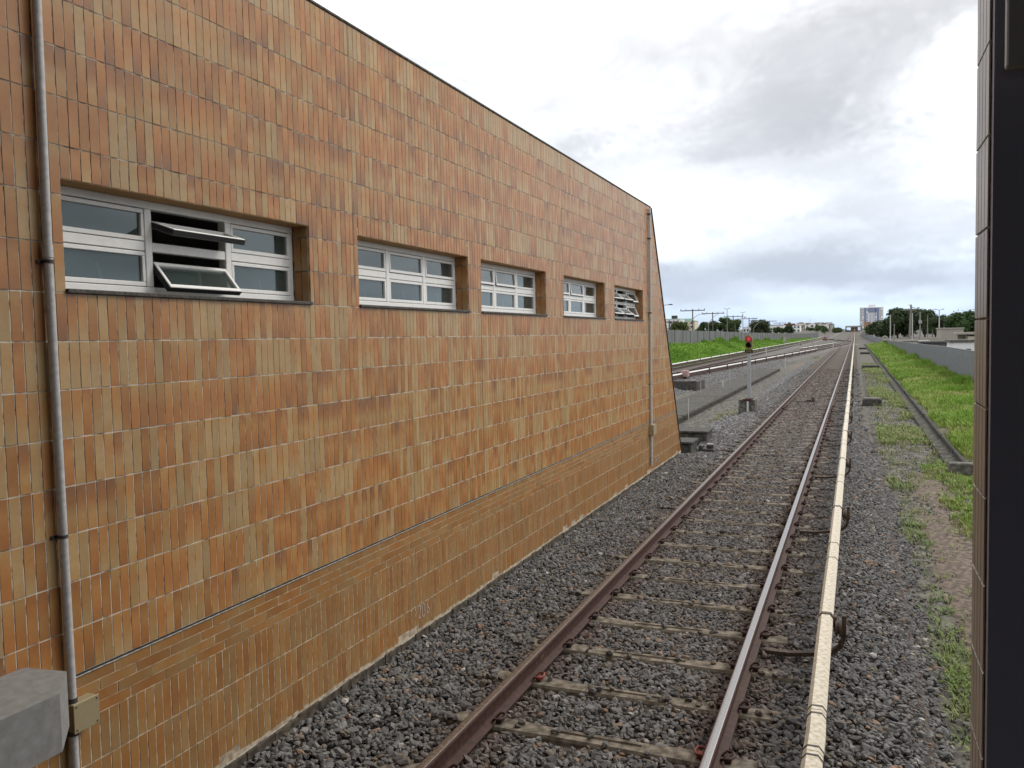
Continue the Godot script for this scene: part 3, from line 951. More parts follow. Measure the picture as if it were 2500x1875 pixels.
# ------------------------------------------------------------------ platforms, canopy and tiled pillar round the camera
func build_station_shelter() -> void:
	# end of the opposite platform coping that juts from the wall
	var o := thing("platform_edge", "grey concrete platform coping end jutting from the tiled wall", "ledge", P(-3.65, 0.95, 2.0))
	var off := -o.position
	var b := MB.new()
	b.plan([Vector2(WALL_X + 0.005, 8.0), Vector2(WALL_X + 0.005, -2.82), Vector2(-3.62, -2.86), Vector2(-3.42, -2.66), Vector2(-3.42, 8.0)], 0.985, 1.262)
	part(o, "slab", b.mesh(), mats.concrete_ledge, off)
	# platform that the photographer stands on
	o = thing("platform", "concrete station platform under the camera, out of the picture", "platform", P(4, 0, -6))
	off = -o.position
	b = MB.new()
	b.box(P(0.12, -0.4, -22.0), P(8.0, 1.262, 2.55))
	part(o, "deck", b.mesh(), mats.concrete, off)
	# canopy over the platforms behind the camera
	o = thing("station_canopy", "concrete canopy and side wall of the station hall, out of the picture", "canopy", P(2, 0, -10))
	off = -o.position
	b = MB.new()
	b.box(P(WALL_X - 1.0, 6.15, -24.0), P(9.0, 6.5, 2.7))
	part(o, "roof", b.mesh(), mats.ceiling, off)
	b = MB.new()
	b.box(P(8.05, 1.27, -24.0), P(8.35, 6.14, 2.6))
	part(o, "side_wall", b.mesh(), mats.dark_wall, off)
	# tiled pillar at the right edge of the picture
	o = thing("pillar", "dark tile-clad pillar close to the camera at the right edge", "pillar", P(0.9, 0, 2.82))
	off = -o.position
	b = MB.new()
	b.box(P(0.352, -0.4, 2.70), P(8.0, 6.14, 2.962))
	part(o, "core", b.mesh(), mats.mortar, off)
	b = MB.new()
	b.box(P(0.353, -0.39, 2.665), P(8.0, 6.13, 2.699))
	part(o, "inner_lining", b.mesh(), mats.dark_wall, off)
	b = MB.new()
	b.bev(P(0.368, 3.56, 2.56), P(3.0, 4.4, 2.60), 0.004)
	part(o, "sign_panel", b.mesh(), mats.dark_panel, off)
	var dull := []
	for k in 3: dull.append(tile_shape([Vector3(0.46, 0.39, 0.31), Vector3(0.48, 0.41, 0.33), Vector3(0.44, 0.37, 0.29)], TILE_W - 0.0045, PITCH - 0.0055, 0.92 + 0.08 * k, 1.0))
	var cells := []
	for row in 24:
		var y0 := -0.197 + row * PITCH
		for k in 4:
			var mb: MB = dull[(row + k) % 3]
			var fc := 2.70 + (k + 0.5) * TILE_W
			var sc := Basis.from_scale(Vector3(1, 1, 1.0))
			cells.append([mb, Transform3D(Basis(Vector3.UP, PI) * sc, P(0.3525, y0 + PITCH * 0.5, fc) + off), 1.0, false])
	lay(o, "tile", cells, 300, mats.tile)

# ------------------------------------------------------------------ railway
func rail_profile() -> Array:
	return [Vector2(-0.068, 0), Vector2(0.068, 0), Vector2(0.068, 0.011), Vector2(0.012, 0.030), Vector2(0.0085, 0.045), Vector2(0.0085, 0.115), Vector2(0.014, 0.127), Vector2(0.0345, 0.134),
		Vector2(0.0355, 0.158), Vector2(0.030, 0.1665), Vector2(-0.030, 0.1665), Vector2(-0.0355, 0.158), Vector2(-0.0345, 0.134), Vector2(-0.014, 0.127), Vector2(-0.0085, 0.115), Vector2(-0.0085, 0.045), Vector2(-0.012, 0.030), Vector2(-0.068, 0.011)]
func head_profile() -> Array:
	return [Vector2(-0.027, 0.1668), Vector2(0.027, 0.1668), Vector2(0.022, 0.1695), Vector2(0.009, 0.171), Vector2(-0.009, 0.171), Vector2(-0.022, 0.1695)]
func add_rail(o: Node3D, path: Array, top: Material) -> void:
	var off := -o.position
	var b := MB.new()
	b.sweep(rail_profile(), path)
	var r := part(o, "rail", b.mesh(), mats.rail_rust, off)
	b = MB.new()
	b.sweep(head_profile(), path)
	part(r, "running_surface", b.mesh(), top)

func sleeper_mesh() -> ArrayMesh:
	# monobloc concrete sleeper, chamfered, with a sunken tray in the middle; own origin at the track centre
	var b := MB.new()
	var wt := 0.088
	var wb := 0.125
	var prof := func(hw: float, top: float) -> Array: return [Vector3(0, -0.16, wb), Vector3(0, top - 0.02, hw + 0.008), Vector3(0, top, hw - 0.008), Vector3(0, top, -hw + 0.008), Vector3(0, top - 0.02, -hw - 0.008), Vector3(0, -0.16, -wb)]
	var st := [[-1.32, wt, 0.0], [-1.15, wt, 0.0], [-0.62, wt, 0.0], [-0.40, wt - 0.014, -0.004], [-0.33, wt - 0.014, -0.004], [0.33, wt - 0.014, -0.004], [0.40, wt - 0.014, -0.004], [0.62, wt, 0.0], [1.15, wt, 0.0], [1.32, wt, 0.0]]
	for i in st.size() - 1:
		var p: Array = prof.call(st[i][1], st[i][2])
		var q: Array = prof.call(st[i + 1][1], st[i + 1][2])
		var dx0 := Vector3(st[i][0], 0, 0)
		var dx1 := Vector3(st[i + 1][0], 0, 0)
		for k in 5:
			if i == 4 and k == 2:                                        # sunken tray with a raised rim on the far side
				var r0 := 0.04
				var a: Vector3 = p[2] + dx0
				var e: Vector3 = p[3] + dx0
				var a1: Vector3 = q[2] + dx1
				var e1: Vector3 = q[3] + dx1
				var ai := a + Vector3(0, -0.012, -0.006)
				var ai1 := a1 + Vector3(0, -0.012, -0.006)
				var ei := e + Vector3(0.0, -0.012, r0)
				var ei1 := e1 + Vector3(0.0, -0.012, r0)
				b.quad(ai, ai1, ei1, ei)
				b.quad(a, a1, ai1, ai); b.quad(ei, ei1, e1 + Vector3(0, 0, r0 - 0.006), e + Vector3(0, 0, r0 - 0.006)); b.quad(e + Vector3(0, 0, r0 - 0.006), e1 + Vector3(0, 0, r0 - 0.006), e1, e)
				b.quad(a, ai, ei, e); b.quad(a1, e1, ei1, ai1)
			else: b.quad(p[k] + dx0, q[k] + dx1, q[k + 1] + dx1, p[k + 1] + dx0)
	for s in [0, st.size() - 1]:
		var p: Array = prof.call(st[s][1], st[s][2])
		var dx := Vector3(st[s][0], 0, 0)
		for k in 4:
			if s == 0: b.tri(p[0] + dx, p[k + 1] + dx, p[mini(k + 2, 5)] + dx)
			else: b.tri(p[0] + dx, p[mini(k + 2, 5)] + dx, p[k + 1] + dx)
	return b.mesh()

func clip_mesh(side: float) -> ArrayMesh:
	# elastic rail clip: shoulder lug and a bent spring-steel loop over the rail foot
	var b := MB.new()
	b.bev(Vector3(minf(side * 0.072, side * 0.115), 0.0, -0.035), Vector3(maxf(side * 0.072, side * 0.115), 0.032, 0.035), 0.006)
	b.tube([Vector3(side * 0.05, 0.024, 0.035), Vector3(side * 0.075, 0.044, 0.058), Vector3(side * 0.115, 0.046, 0.05), Vector3(side * 0.13, 0.042, 0.0), Vector3(side * 0.115, 0.046, -0.05), Vector3(side * 0.075, 0.044, -0.058), Vector3(side * 0.05, 0.026, -0.03)], [0.010], 6)
	return b.mesh()

func build_tracks() -> void:
	# --- the near track
	var o := thing("railway_track", "nearest railway track, rusty rails on concrete sleepers beside the tiled wall", "railway track", P(TRACK_C, 0, 20))
	var off := -o.position
	var path := [P(0, 0, -22), P(0, 0, 20), P(0, 0, 60)]
	var f := 100.0
	while f < 880.0:
		path.append(P(0, rise(f), f)); f += 40.0
	var shift := func(pts: Array, x: float) -> Array: return pts.map(func(p): return p + Vector3(x, 0, 0))
	add_rail(o, shift.call(path, RAIL_L), mats.rail_top_dull)
	add_rail(o, shift.call(path, RAIL_R), mats.rail_top)
	var sm := sleeper_mesh()
	var cl := clip_mesh(-1.0)
	var cr := clip_mesh(1.0)
	for k in range(-3, 76):
		var z := 5.53 + 0.81 * k
		var s := part(o, "sleeper", sm, mats.sleeper, P(TRACK_C + (hash01(k, 41) - 0.5) * 0.02, 0.0, z) + off)
		s.rotation.y = (hash01(k, 42) - 0.5) * 0.014
		if z < 34.0:
			for x in [RAIL_L, RAIL_R]:
				for m in [cl, cr]:
					part(s, "rail_clip", m, mats.clip_red if hash01(k, int(x * 10.0) + (3 if m == cl else 7)) < 0.08 or (k == 1 and x == RAIL_L and m == cr) else mats.clip, Vector3(x - TRACK_C, 0.0, 0))
	# yellow chalk squiggle on the web of the left rail
	var ch := thing("chalk_mark", "yellow chalk squiggle on the web of the left rail", "marking", P(RAIL_L + 0.0105, 0.08, 6.6))
	var mk := MB.new()
	for st in [[[-0.12, 0.032], [-0.115, 0.0], [-0.09, -0.03]], [[-0.02, 0.012], [0.0, -0.01], [0.02, 0.0], [0.03, 0.02], [0.05, -0.004], [0.07, 0.01], [0.08, 0.028], [0.11, 0.012]]]:
		var pts := []
		for q in st: pts.append(Vector3(0, q[1], -q[0]))
		mk.tube(pts, [0.0025], 5)
	part(ch, "line", mk.mesh(), mats.chalk)

	# --- the far parallel track and the crossover between the two
	o = thing("railway_track", "farther parallel railway track below the grass bank", "railway track", P(-12.95, 0, 100))
	path = [P(0, 0, 22), P(0, 0, 60)]
	f = 100.0
	while f < 880.0:
		path.append(P(0, rise(f), f)); f += 40.0
	add_rail(o, shift.call(path, -12.1), mats.rail_top_dull)
	add_rail(o, shift.call(path, -13.8), mats.rail_top_dull)
	off = -o.position
	for k in 60:
		part(o, "sleeper", sm, mats.sleeper, P(-12.95, 0.0, 44.0 + 1.2 * k) + off)
	o = thing("crossover_track", "crossover track slanting from the far track to the near track", "railway track", P(cross_c(120.0), 0, 120))
	off = -o.position
	for s in [-0.835, 0.835]:
		path = []
		f = 36.0
		while f <= 209.0:
			path.append(P(cross_c(f) + s, 0.001, f)); f += 8.0
		add_rail(o, path, mats.rail_top_dull)
	for k in 80:
		var z := 44.0 + 1.3 * k
		var s := part(o, "sleeper", sm, mats.sleeper, P(cross_c(z), -0.004, z) + off)
		s.rotation.y = -0.064
	# second crossover beyond, falling the other way
	o = thing("crossover_track", "distant crossover track curving away from the near track", "railway track", P(-7.0, 0, 300))
	for s in [-0.835, 0.835]:
		path = []
		f = 232.0
		while f <= 400.0:
			var t := (f - 232.0) / 168.0
			path.append(P(lerpf(-1.703, -12.95, t * t * (3.0 - 2.0 * t)) + s, 0.002 + rise(f), f)); f += 12.0
		add_rail(o, path, mats.rail_top_dull)
	build_conductor_rails()

func cover_profile() -> Array:
	return [Vector2(-0.058, -0.075), Vector2(-0.046, -0.075), Vector2(0.046, -0.075), Vector2(0.058, -0.075), Vector2(0.058, -0.034), Vector2(0.032, 0.0), Vector2(-0.032, 0.0), Vector2(-0.058, -0.034)]

func build_conductor_rails() -> void:
	var cx := -0.225
	var top := 0.43
	var o := thing("conductor_rail", "white covered conductor rail on dark brackets along the near track", "conductor rail", P(cx, 0, 20))
	var off := -o.position
	# steel rail under the covers
	var b := MB.new()
	var path := [P(cx, top - 0.19, 2.0), P(cx, top - 0.19, 60.0)]
	var f := 100.0
	while f < 860.0:
		path.append(P(cx, top - 0.19 + rise(f), f)); f += 40.0
	b.sweep([Vector2(-0.04, 0), Vector2(0.04, 0), Vector2(0.03, 0.06), Vector2(0.03, 0.12), Vector2(-0.03, 0.12), Vector2(-0.03, 0.06)], path)
	part(o, "steel_rail", b.mesh(), mats.rail_rust, off)
	# white cover boards, butted with short sleeves
	var joints := [2.2, 5.0, 5.57, 9.8, 14.7, 19.6, 24.4, 29.2, 34.0, 38.8, 43.6, 48.4, 53.2, 58.0]
	for k in joints.size() - 1:
		b = MB.new()
		var bow := 0.006 * sin(k * 2.1)
		var a: float = joints[k] + 0.004
		var e: float = joints[k + 1] - 0.004
		b.sweep(cover_profile(), [P(cx, top, a), P(cx + bow, top, (a + e) * 0.5), P(cx, top, e)])
		part(o, "cover_board", b.mesh(), mats.cover, off)
		for s in ([-0.32, 0.36] if k > 1 else [-0.06, 0.05]):
			b = MB.new()
			var prof := []
			for q in cover_profile(): prof.append(Vector2(q.x * 1.05, q.y * 1.02 + 0.0028))
			b.sweep(prof, [P(cx, top, joints[k + 1] + s), P(cx, top, joints[k + 1] + s + 0.018)])
			part(o, "joint_band", b.mesh(), mats.clip_dark, off)
	b = MB.new()
	path = [P(cx, top, 58.01)]
	f = 100.0
	while f < 860.0:
		path.append(P(cx, top + rise(f), f)); f += 40.0
	b.sweep(cover_profile(), path)
	part(o, "cover_board", b.mesh(), mats.cover, off)
	# brackets every third sleeper pair
	for k in 13:
		var z := 7.55 + 4.78 * k
		bracket(o, off, cx, top, z)
	# far track's conductor rail on the bank side
	o = thing("conductor_rail", "white covered conductor rail along the foot of the grass bank", "conductor rail", P(-14.45, 0, 100))
	far_conductor(o, func(g: float) -> float: return -14.45, 40.0, 420.0, 7.0, -1.0)
	o = thing("conductor_rail", "white conductor rail with dark posts beside the crossover track", "conductor rail", P(-9.0, 0, 80))
	far_conductor(o, func(g: float) -> float: return cross_c(g) + 1.48, 40.0, 131.0, 6.2, 1.0)
	o = thing("conductor_rail", "thin white conductor rail left of the crossover's far half", "conductor rail", P(-6.0, 0, 170))
	far_conductor(o, func(g: float) -> float: return cross_c(g) - 1.75, 138.0, 202.0, 8.0, -1.0)

func bracket(o: Node3D, off: Vector3, cx: float, top: float, z: float) -> void:
	var b := MB.new()
	# flat bar from the sleeper end, under the rail, curving up behind it
	var pts := [Vector2(-0.50, 0.035), Vector2(-0.30, 0.035), Vector2(-0.12, 0.06), Vector2(0.04, 0.09), Vector2(0.12, 0.16), Vector2(0.142, 0.26), Vector2(0.142, 0.425)]
	var w := 0.032
	for i in pts.size() - 1:
		var p: Vector2 = pts[i]
		var q: Vector2 = pts[i + 1]
		var nrm := Vector2(-(q - p).y, (q - p).x).normalized() * 0.017
		var a := [P(cx + p.x + nrm.x, p.y + nrm.y, z - w), P(cx + q.x + nrm.x, q.y + nrm.y, z - w), P(cx + q.x + nrm.x, q.y + nrm.y, z + w), P(cx + p.x + nrm.x, p.y + nrm.y, z + w)]
		var d := []
		for v in a: d.append(v - Vector3(nrm.x, nrm.y, 0) * 2.0)
		b.quad(a[0], a[1], a[2], a[3]); b.quad(d[3], d[2], d[1], d[0]); b.quad(d[0], d[1], a[1], a[0]); b.quad(a[3], a[2], d[2], d[3])
	b.bev(P(cx + 0.124, 0.405, z - w), P(cx + 0.162, 0.43, z + w), 0.004)
	var br := part(o, "bracket", b.mesh(), mats.bracket, off)
	b = MB.new()
	var x0 := cx + 0.06
	b.tube([P(x0, 0.315, z), P(x0 + 0.012, 0.315, z), P(x0 + 0.013, 0.315, z), P(x0 + 0.03, 0.315, z), P(x0 + 0.031, 0.315, z), P(x0 + 0.042, 0.315, z), P(x0 + 0.043, 0.315, z), P(x0 + 0.066, 0.315, z)], [0.036, 0.036, 0.078, 0.078, 0.056, 0.056, 0.080, 0.072], 18)
	part(br, "insulator", b.mesh(), mats.insulator)
	b = MB.new()
	var prof := []
	for q in cover_profile(): prof.append(Vector2(q.x * 1.10, q.y * 1.03 + 0.006))
	b.sweep(prof, [P(cx, top, z - 0.028), P(cx, top, z + 0.028)])
	b.bev(P(cx + 0.045, top - 0.11, z - 0.032), P(cx + 0.085, top - 0.015, z + 0.032), 0.008)
	part(br, "strap", b.mesh(), mats.bracket)

func far_conductor(o: Node3D, xc: Callable, f0: float, f1: float, step: float, side: float) -> void:
	var off := -o.position
	var b := MB.new()
	var path := []
	var f := f0
	while f <= f1:
		path.append(P(xc.call(f), 0.42 + rise(f), f)); f += 7.0
	b.sweep(cover_profile(), path)
	part(o, "cover_board", b.mesh(), mats.cover_far, off)
	b = MB.new()
	var low := []
	for p in path: low.append(p + Vector3(0, -0.28, 0))
	b.sweep([Vector2(-0.05, 0), Vector2(0.05, 0), Vector2(0.035, 0.20), Vector2(-0.035, 0.20)], low)
	part(o, "steel_rail", b.mesh(), mats.rail_rust, off)
	f = f0 + 2.0
	while f < minf(f1, 200.0):
		var x: float = xc.call(f)
		b = MB.new()
		b.bev(P(x + side * 0.09 - 0.02, -0.06, f - 0.04), P(x + side * 0.09 + 0.02, 0.50, f + 0.04), 0.006)
		b.bev(P(x - 0.08, 0.29, f - 0.05), P(x + 0.10, 0.455, f + 0.05), 0.01)
		b.bev(P(minf(x - 0.4 * side, x + side * 0.11), -0.03, f - 0.035), P(maxf(x - 0.4 * side, x + side * 0.11), 0.03, f + 0.035), 0.006)
		part(o, "bracket", b.mesh(), mats.bracket, off)
		f += step

# ------------------------------------------------------------------ lineside equipment
func build_lineside() -> void:
	# --- red signal
	var gx := -3.62
	var gf := 31.6
	var gy := ground_y(gx, gf)
	var o := thing("railway_signal", "yellow two-lamp railway signal showing red on a grey post, plate 24E", "signal", P(gx, gy, gf))
	var b := MB.new()
	b.bev(Vector3(-0.36, -0.15, -0.42), Vector3(0.24, 0.56, 0.28), 0.02)
	part(o, "footing", b.mesh(), mats.concrete)
	b = MB.new()
	b.bev(Vector3(-0.14, 0.561, -0.13), Vector3(0.14, 0.60, 0.15), 0.01)
	b.bev(Vector3(-0.20, 0.50, 0.281), Vector3(0.12, 0.59, 0.32), 0.01)
	part(o, "base_plate", b.mesh(), mats.rail_rust)
	b = MB.new()
	b.tube([Vector3(0, 0.60, 0), Vector3(0, 2.34, 0)], [0.068], 16)
	part(o, "post", b.mesh(), mats.galvanised)
	b = MB.new()
	b.tube([Vector3(-0.02, -0.08, 0.35), Vector3(-0.02, 0.50, 0.34)], [0.035], 10)
	part(o, "cable_duct", b.mesh(), mats.pole_white)
	b = MB.new()                                                       # backboard with rounded ends
	var outline := []
	for k in 13: outline.append(Vector2(cos(PI * k / 12.0) * 0.125, 2.80 + sin(PI * k / 12.0) * 0.125))
	outline.append(Vector2(-0.125, 2.50)); outline.append(Vector2(-0.095, 2.42)); outline.append(Vector2(0.095, 2.42)); outline.append(Vector2(0.125, 2.50))
	b.sweep(outline, [Vector3(0, 0, 0.12), Vector3(0, 0, -0.04)])
	part(o, "backboard", b.mesh(), mats.signal_yellow)
	for k in 2:
		var cy: float = [2.79, 2.57][k]
		b = MB.new()
		var ring := []
		for q in 25: ring.append(Vector3(cos(TAU * q / 24.0) * 0.096, cy + sin(TAU * q / 24.0) * 0.096, 0.135))
		for q in 24:                                                    # hood: a short open tube
			var p0: Vector3 = ring[q]
			var p1: Vector3 = ring[q + 1]
			var dep := 0.14 if p0.y > cy - 0.04 else 0.05
			b.quad(p0 - Vector3(0, 0, 0.014), p1 - Vector3(0, 0, 0.014), p1 + Vector3(0, 0, dep), p0 + Vector3(0, 0, dep))
			var c := Vector3(0, cy, 0)
			var i0 := (p0 - c) * 0.93 + c
			var i1 := (p1 - c) * 0.93 + c
			i0.z = p0.z; i1.z = p1.z
			b.quad(i1 - Vector3(0, 0, 0.014), i0 - Vector3(0, 0, 0.014), i0 + Vector3(0, 0, dep), i1 + Vector3(0, 0, dep))
			b.quad(p0 + Vector3(0, 0, dep), p1 + Vector3(0, 0, dep), i1 + Vector3(0, 0, dep), i0 + Vector3(0, 0, dep))
		part(o, "hood", b.mesh(), mats.signal_black)
		b = MB.new()
		var lens := [0.080, 0.070, 0.045, 0.0]
		b.tube([Vector3(0, cy, 0.123), Vector3(0, cy, 0.134), Vector3(0, cy, 0.144), Vector3(0, cy, 0.148)], lens, 20)
		part(o, "signal_lens", b.mesh(), mats.lens_red if k == 0 else mats.lens_dark)
	var lamp := OmniLight3D.new()
	lamp.name = "red_lamp"
	lamp.light_color = Color(1.0, 0.12, 0.16)
	lamp.light_energy = 0.02
	lamp.light_size = 0.06
	lamp.omni_range = 30.0
	lamp.omni_attenuation = 2.0
	lamp.shadow_enabled = true
	o.add_child(lamp)
	lamp.position = Vector3(0, 2.79, 0.20)
	b = MB.new()
	b.bev(Vector3(-0.15, 2.265, 0.086), Vector3(0.14, 2.405, 0.10), 0.004)
	part(o, "number_plate", b.mesh(), mats.signal_black)
	var tm := TextMesh.new()
	tm.text = "24E"
	var fnt := SystemFont.new()
	fnt.font_names = PackedStringArray(["Droid Sans"])
	tm.font = fnt
	tm.font_size = 48
	tm.pixel_size = 0.0029
	tm.depth = 0.004
	part(o, "lettering", tm, mats.signal_yellow, Vector3(-0.005, 2.335, 0.1035))

	# --- concrete cable chambers on the left
	chamber("lidded grey concrete cable chamber beside the end of the tiled wall", -4.35, -3.64, 20.05, 20.95, 0.27)
	chamber("lidded grey concrete cable chamber with grass at its foot, beyond the wall", -4.55, -3.62, 22.2, 23.3, 0.29)
	# --- headwall under the crossover bank
	o = thing("headwall", "dark concrete culvert headwall at the foot of the gravel bank", "headwall", P(-9.0, -0.4, 47.0))
	b = MB.new()
	b.bev(Vector3(-1.1, -0.2, -0.15), Vector3(0.75, 0.66, 0.1), 0.03)
	part(o, "wall", b.mesh(), mats.concrete_dark)
	b = MB.new()
	b.plan([Vector2(0.55, -0.16), Vector2(0.76, -0.16), Vector2(0.80, -2.4), Vector2(0.60, -2.4)], -0.2, 0.60)
	part(o, "wing_wall", b.mesh(), mats.concrete_dark)
	# --- left cable path: row of concrete slabs with an exposed dark edge
	o = thing("cable_path", "low grey concrete slab path with dark mossy edge left of the signal", "path", P(-6.7, -0.3, 50.0))
	var off := -o.position
	for k in 23:
		var a := 26.5 + k * 2.0
		b = MB.new()
		var j := 0.03 * hash01(k, 61)
		b.bev(P(-7.55, -0.42, a), P(-5.88 + j, -0.10 - 0.02 * hash01(k, 62), a + 1.97), 0.015)
		part(o, "slab", b.mesh(), mats.path_slab, off)
		b = MB.new()
		b.bev(P(-5.86 + j, -0.42, a), P(-5.80 + j, -0.125, a + 1.96), 0.012)
		part(o, "edge_kerb", b.mesh(), mats.mossy, off)
	# --- right-hand cable trough
	o = thing("cable_trough", "long dark weathered concrete cable trough along the right grass verge", "trough", P(2.05, -0.2, 60.0))
	off = -o.position
	for k in 62:
		var a := 19.4 + k * 3.0
		var y := ground_y(2.0, a)
		b = MB.new()
		b.bev(P(1.84, y - 0.2, a), P(1.92, y + 0.10, a + 2.97), 0.012)
		b.bev(P(2.16 + 0.02 * hash01(k, 171), y - 0.2, a), P(2.25 + 0.02 * hash01(k, 171), y + 0.13 + 0.04 * hash01(k, 172), a + 2.95), 0.02)
		b.box(P(1.921, y - 0.2, a), P(2.159, y + 0.035, a + 2.97))
		part(o, "section", b.mesh(), mats.mossy_trough, off)
	b = MB.new()
	b.bev(P(1.80, -0.35, 19.05), P(5.2, 0.12, 19.32), 0.02)
	part(o, "end_wall", b.mesh(), mats.concrete, off)
	# --- concrete cross drains and chambers on the right
	drain("square concrete cable chamber beside the conductor rail, nearest on the right", 0.28, 1.0, 36.3, 37.2, 0.07)
	drain("wide concrete slab with bare soil beyond it across the right cess", 0.5, 1.8, 72.0, 73.2, 0.06)
	drain("farthest of the concrete slabs across the right cess", 0.6, 1.8, 150.0, 153.0, 0.08)
	drain("second farthest of the concrete slabs across the right cess", 0.6, 1.8, 118.0, 119.6, 0.05)
	# --- device between the rails
	o = thing("track_beacon", "small dark track beacon fixed between the near rails", "track beacon", P(TRACK_C, -0.02, 36.0))
	b = MB.new()
	b.bev(Vector3(-0.14, 0, -0.10), Vector3(0.06, 0.14, 0.12), 0.015)
	part(o, "housing", b.mesh(), mats.clip_dark)
	b = MB.new()
	b.bev(Vector3(0.02, 0.02, -0.32), Vector3(0.16, 0.20, -0.18), 0.015)
	part(o, "cap", b.mesh(), mats.concrete_dark)
	b = MB.new()
	b.bev(Vector3(-0.8, 0.015, -0.02), Vector3(-0.145, 0.05, 0.03), 0.006)
	part(o, "arm", b.mesh(), mats.bracket)
	# --- trackside connection box by the left rail
	o = thing("connection_box", "dark trackside connection box with pale round lid beside left rail", "track equipment", P(-3.3, -0.03, 20.6))
	b = MB.new()
	b.bev(Vector3(-0.26, 0, -0.16), Vector3(-0.17, 0.17, 0.14), 0.01)
	b.bev(Vector3(-0.169, 0, -0.05), Vector3(0.10, 0.09, 0.16), 0.01)
	part(o, "frame", b.mesh(), mats.clip_dark)
	b = MB.new()
	b.tube([Vector3(0.0, 0.091, 0.0), Vector3(0.0, 0.18, 0.0)], [0.085], 14)
	part(o, "pot", b.mesh(), mats.concrete_dark)
	b = MB.new()
	b.tube([Vector3(0.0, 0.181, 0.0), Vector3(0.0, 0.205, 0.0)], [0.098, 0.085], 14)
	part(o, "lid", b.mesh(), mats.white_paint)
	b = MB.new()
	b.bev(Vector3(0.12, 0.01, -0.12), Vector3(0.55, 0.05, -0.06), 0.01)
	part(o, "tie_bar", b.mesh(), mats.bracket)
	# --- thin white marker posts on the left
	var posts := [[-5.66, 30.5, 0.85, "thin pale marker rod standing on the slab edge nearest the wall"], [-7.31, 42.8, 0.75, "thin pale marker rod beside the culvert headwall"], [-6.83, 47.1, 0.55, "short white marker post on the slab path behind the signal"], [-7.24, 53.0, 0.85, "thin pale marker rod on the gravel slope left of signal post"], [-5.73, 77.0, 0.95, "thin pale marker rod on the gravel right of signal post"], [-3.6, 158.0, 1.3, "white marker post where the crossover meets the near track"], [-11.07, 116.0, 1.25, "white marker post between the far track and crossover"]]
	for q in posts:
		var y := ground_y(q[0], q[1])
		o = thing("marker_post", q[3], "post", P(q[0], y, q[1]), "marker posts left of the near track")
		b = MB.new()
		var r := 0.012 if q[1] < 60.0 and q[2] > 0.6 else 0.035 if q[1] < 100.0 else 0.07
		b.tube([Vector3(0, -0.1, 0), Vector3(0, q[2], 0)], [r, r * 0.9], 8)
		part(o, "rod", b.mesh(), mats.pole_white)
	# --- white equipment cabinets by the far track
	for q in [[-15.1, 201.0, 1.9, 0.5, "white trackside cabinet on a stem at the foot of the bank"], [-10.6, 234.0, 1.5, 0.6, "white trackside cabinet between the tracks near the far junction"], [-10.9, 190.0, 0.75, 0.6, "squat white trackside box with a dark hole between the tracks"], [-5.2, 262.0, 0.8, 0.6, "small white trackside box beside the distant crossover"]]:
		o = thing("equipment_cabinet", q[4], "cabinet", P(q[0], ground_y(q[0], q[1]), q[1]), "white cabinets by the far track")
		b = MB.new()
		var h: float = q[2]
		var w: float = q[3]
		b.bev(Vector3(-w * 0.5, h * 0.45, -0.25), Vector3(w * 0.5, h, 0.25), 0.03)
		part(o, "cabinet", b.mesh(), mats.white_paint)
		b = MB.new()
		b.bev(Vector3(-w * 0.28, -0.2, -0.15), Vector3(w * 0.28, h * 0.449, 0.15), 0.03)
		part(o, "stem", b.mesh(), mats.white_paint)
		b = MB.new()
		b.bev(Vector3(-w * 0.2, h * 0.55, 0.251), Vector3(w * 0.2, h * 0.8, 0.262), 0.004)
		part(o, "door", b.mesh(), mats.clip_dark if h < 1.0 else mats.galvanised)
	o = thing("relay_box", "faded pink box on the crossover's conductor rail by the wall edge", "box", P(cross_c(53.5) + 1.6, -0.05, 53.5))
	b = MB.new()
	b.bev(Vector3(-0.22, 0.22, -0.35), Vector3(0.22, 0.62, 0.35), 0.02)
	part(o, "housing", b.mesh(), mats.pink_box)
	b = MB.new()
	b.bev(Vector3(-0.1, -0.1, -0.1), Vector3(0.1, 0.219, 0.1), 0.01)
	part(o, "foot", b.mesh(), mats.bracket)

func chamber(label: String, x0: float, x1: float, f0: float, f1: float, top: float) -> void:
	var c := Vector2((x0 + x1) * 0.5, (f0 + f1) * 0.5)
	var o := thing("cable_chamber", label, "cable chamber", P(c.x, ground_y(c.x, c.y), c.y), "concrete cable chambers by the wall end")
	var off := -o.position
	var b := MB.new()
	b.bev(P(x0 + 0.04, -0.4, f0 + 0.04), P(x1 - 0.04, top - 0.06, f1 - 0.04), 0.015)
	part(o, "walls", b.mesh(), mats.concrete_dark, off)
	b = MB.new()
	b.bev(P(x0, top - 0.059, f0), P(x1, top, f1), 0.012)
	part(o, "lid", b.mesh(), mats.concrete_dark, off)
func drain(label: String, x0: float, x1: float, f0: float, f1: float, top: float) -> void:
	var c := Vector2((x0 + x1) * 0.5, (f0 + f1) * 0.5)
	var o := thing("cess_slab", label, "concrete slab", P(c.x, ground_y(c.x, c.y), c.y), "concrete slabs in the right cess")
	var b := MB.new()
	b.bev(P(x0, -0.3, f0) - P(c.x, 0, c.y), P(x1, top + 0.2, f1) - P(c.x, 0, c.y), 0.02)
	part(o, "slab", b.mesh(), mats.concrete_dark)
	b = MB.new()
	b.bev(P(x0 + 0.06, top + 0.201, f0 + 0.06) - P(c.x, 0, c.y), P(x1 - 0.06, top + 0.235, f1 - 0.06) - P(c.x, 0, c.y), 0.01)
	part(o, "lid", b.mesh(), mats.concrete)

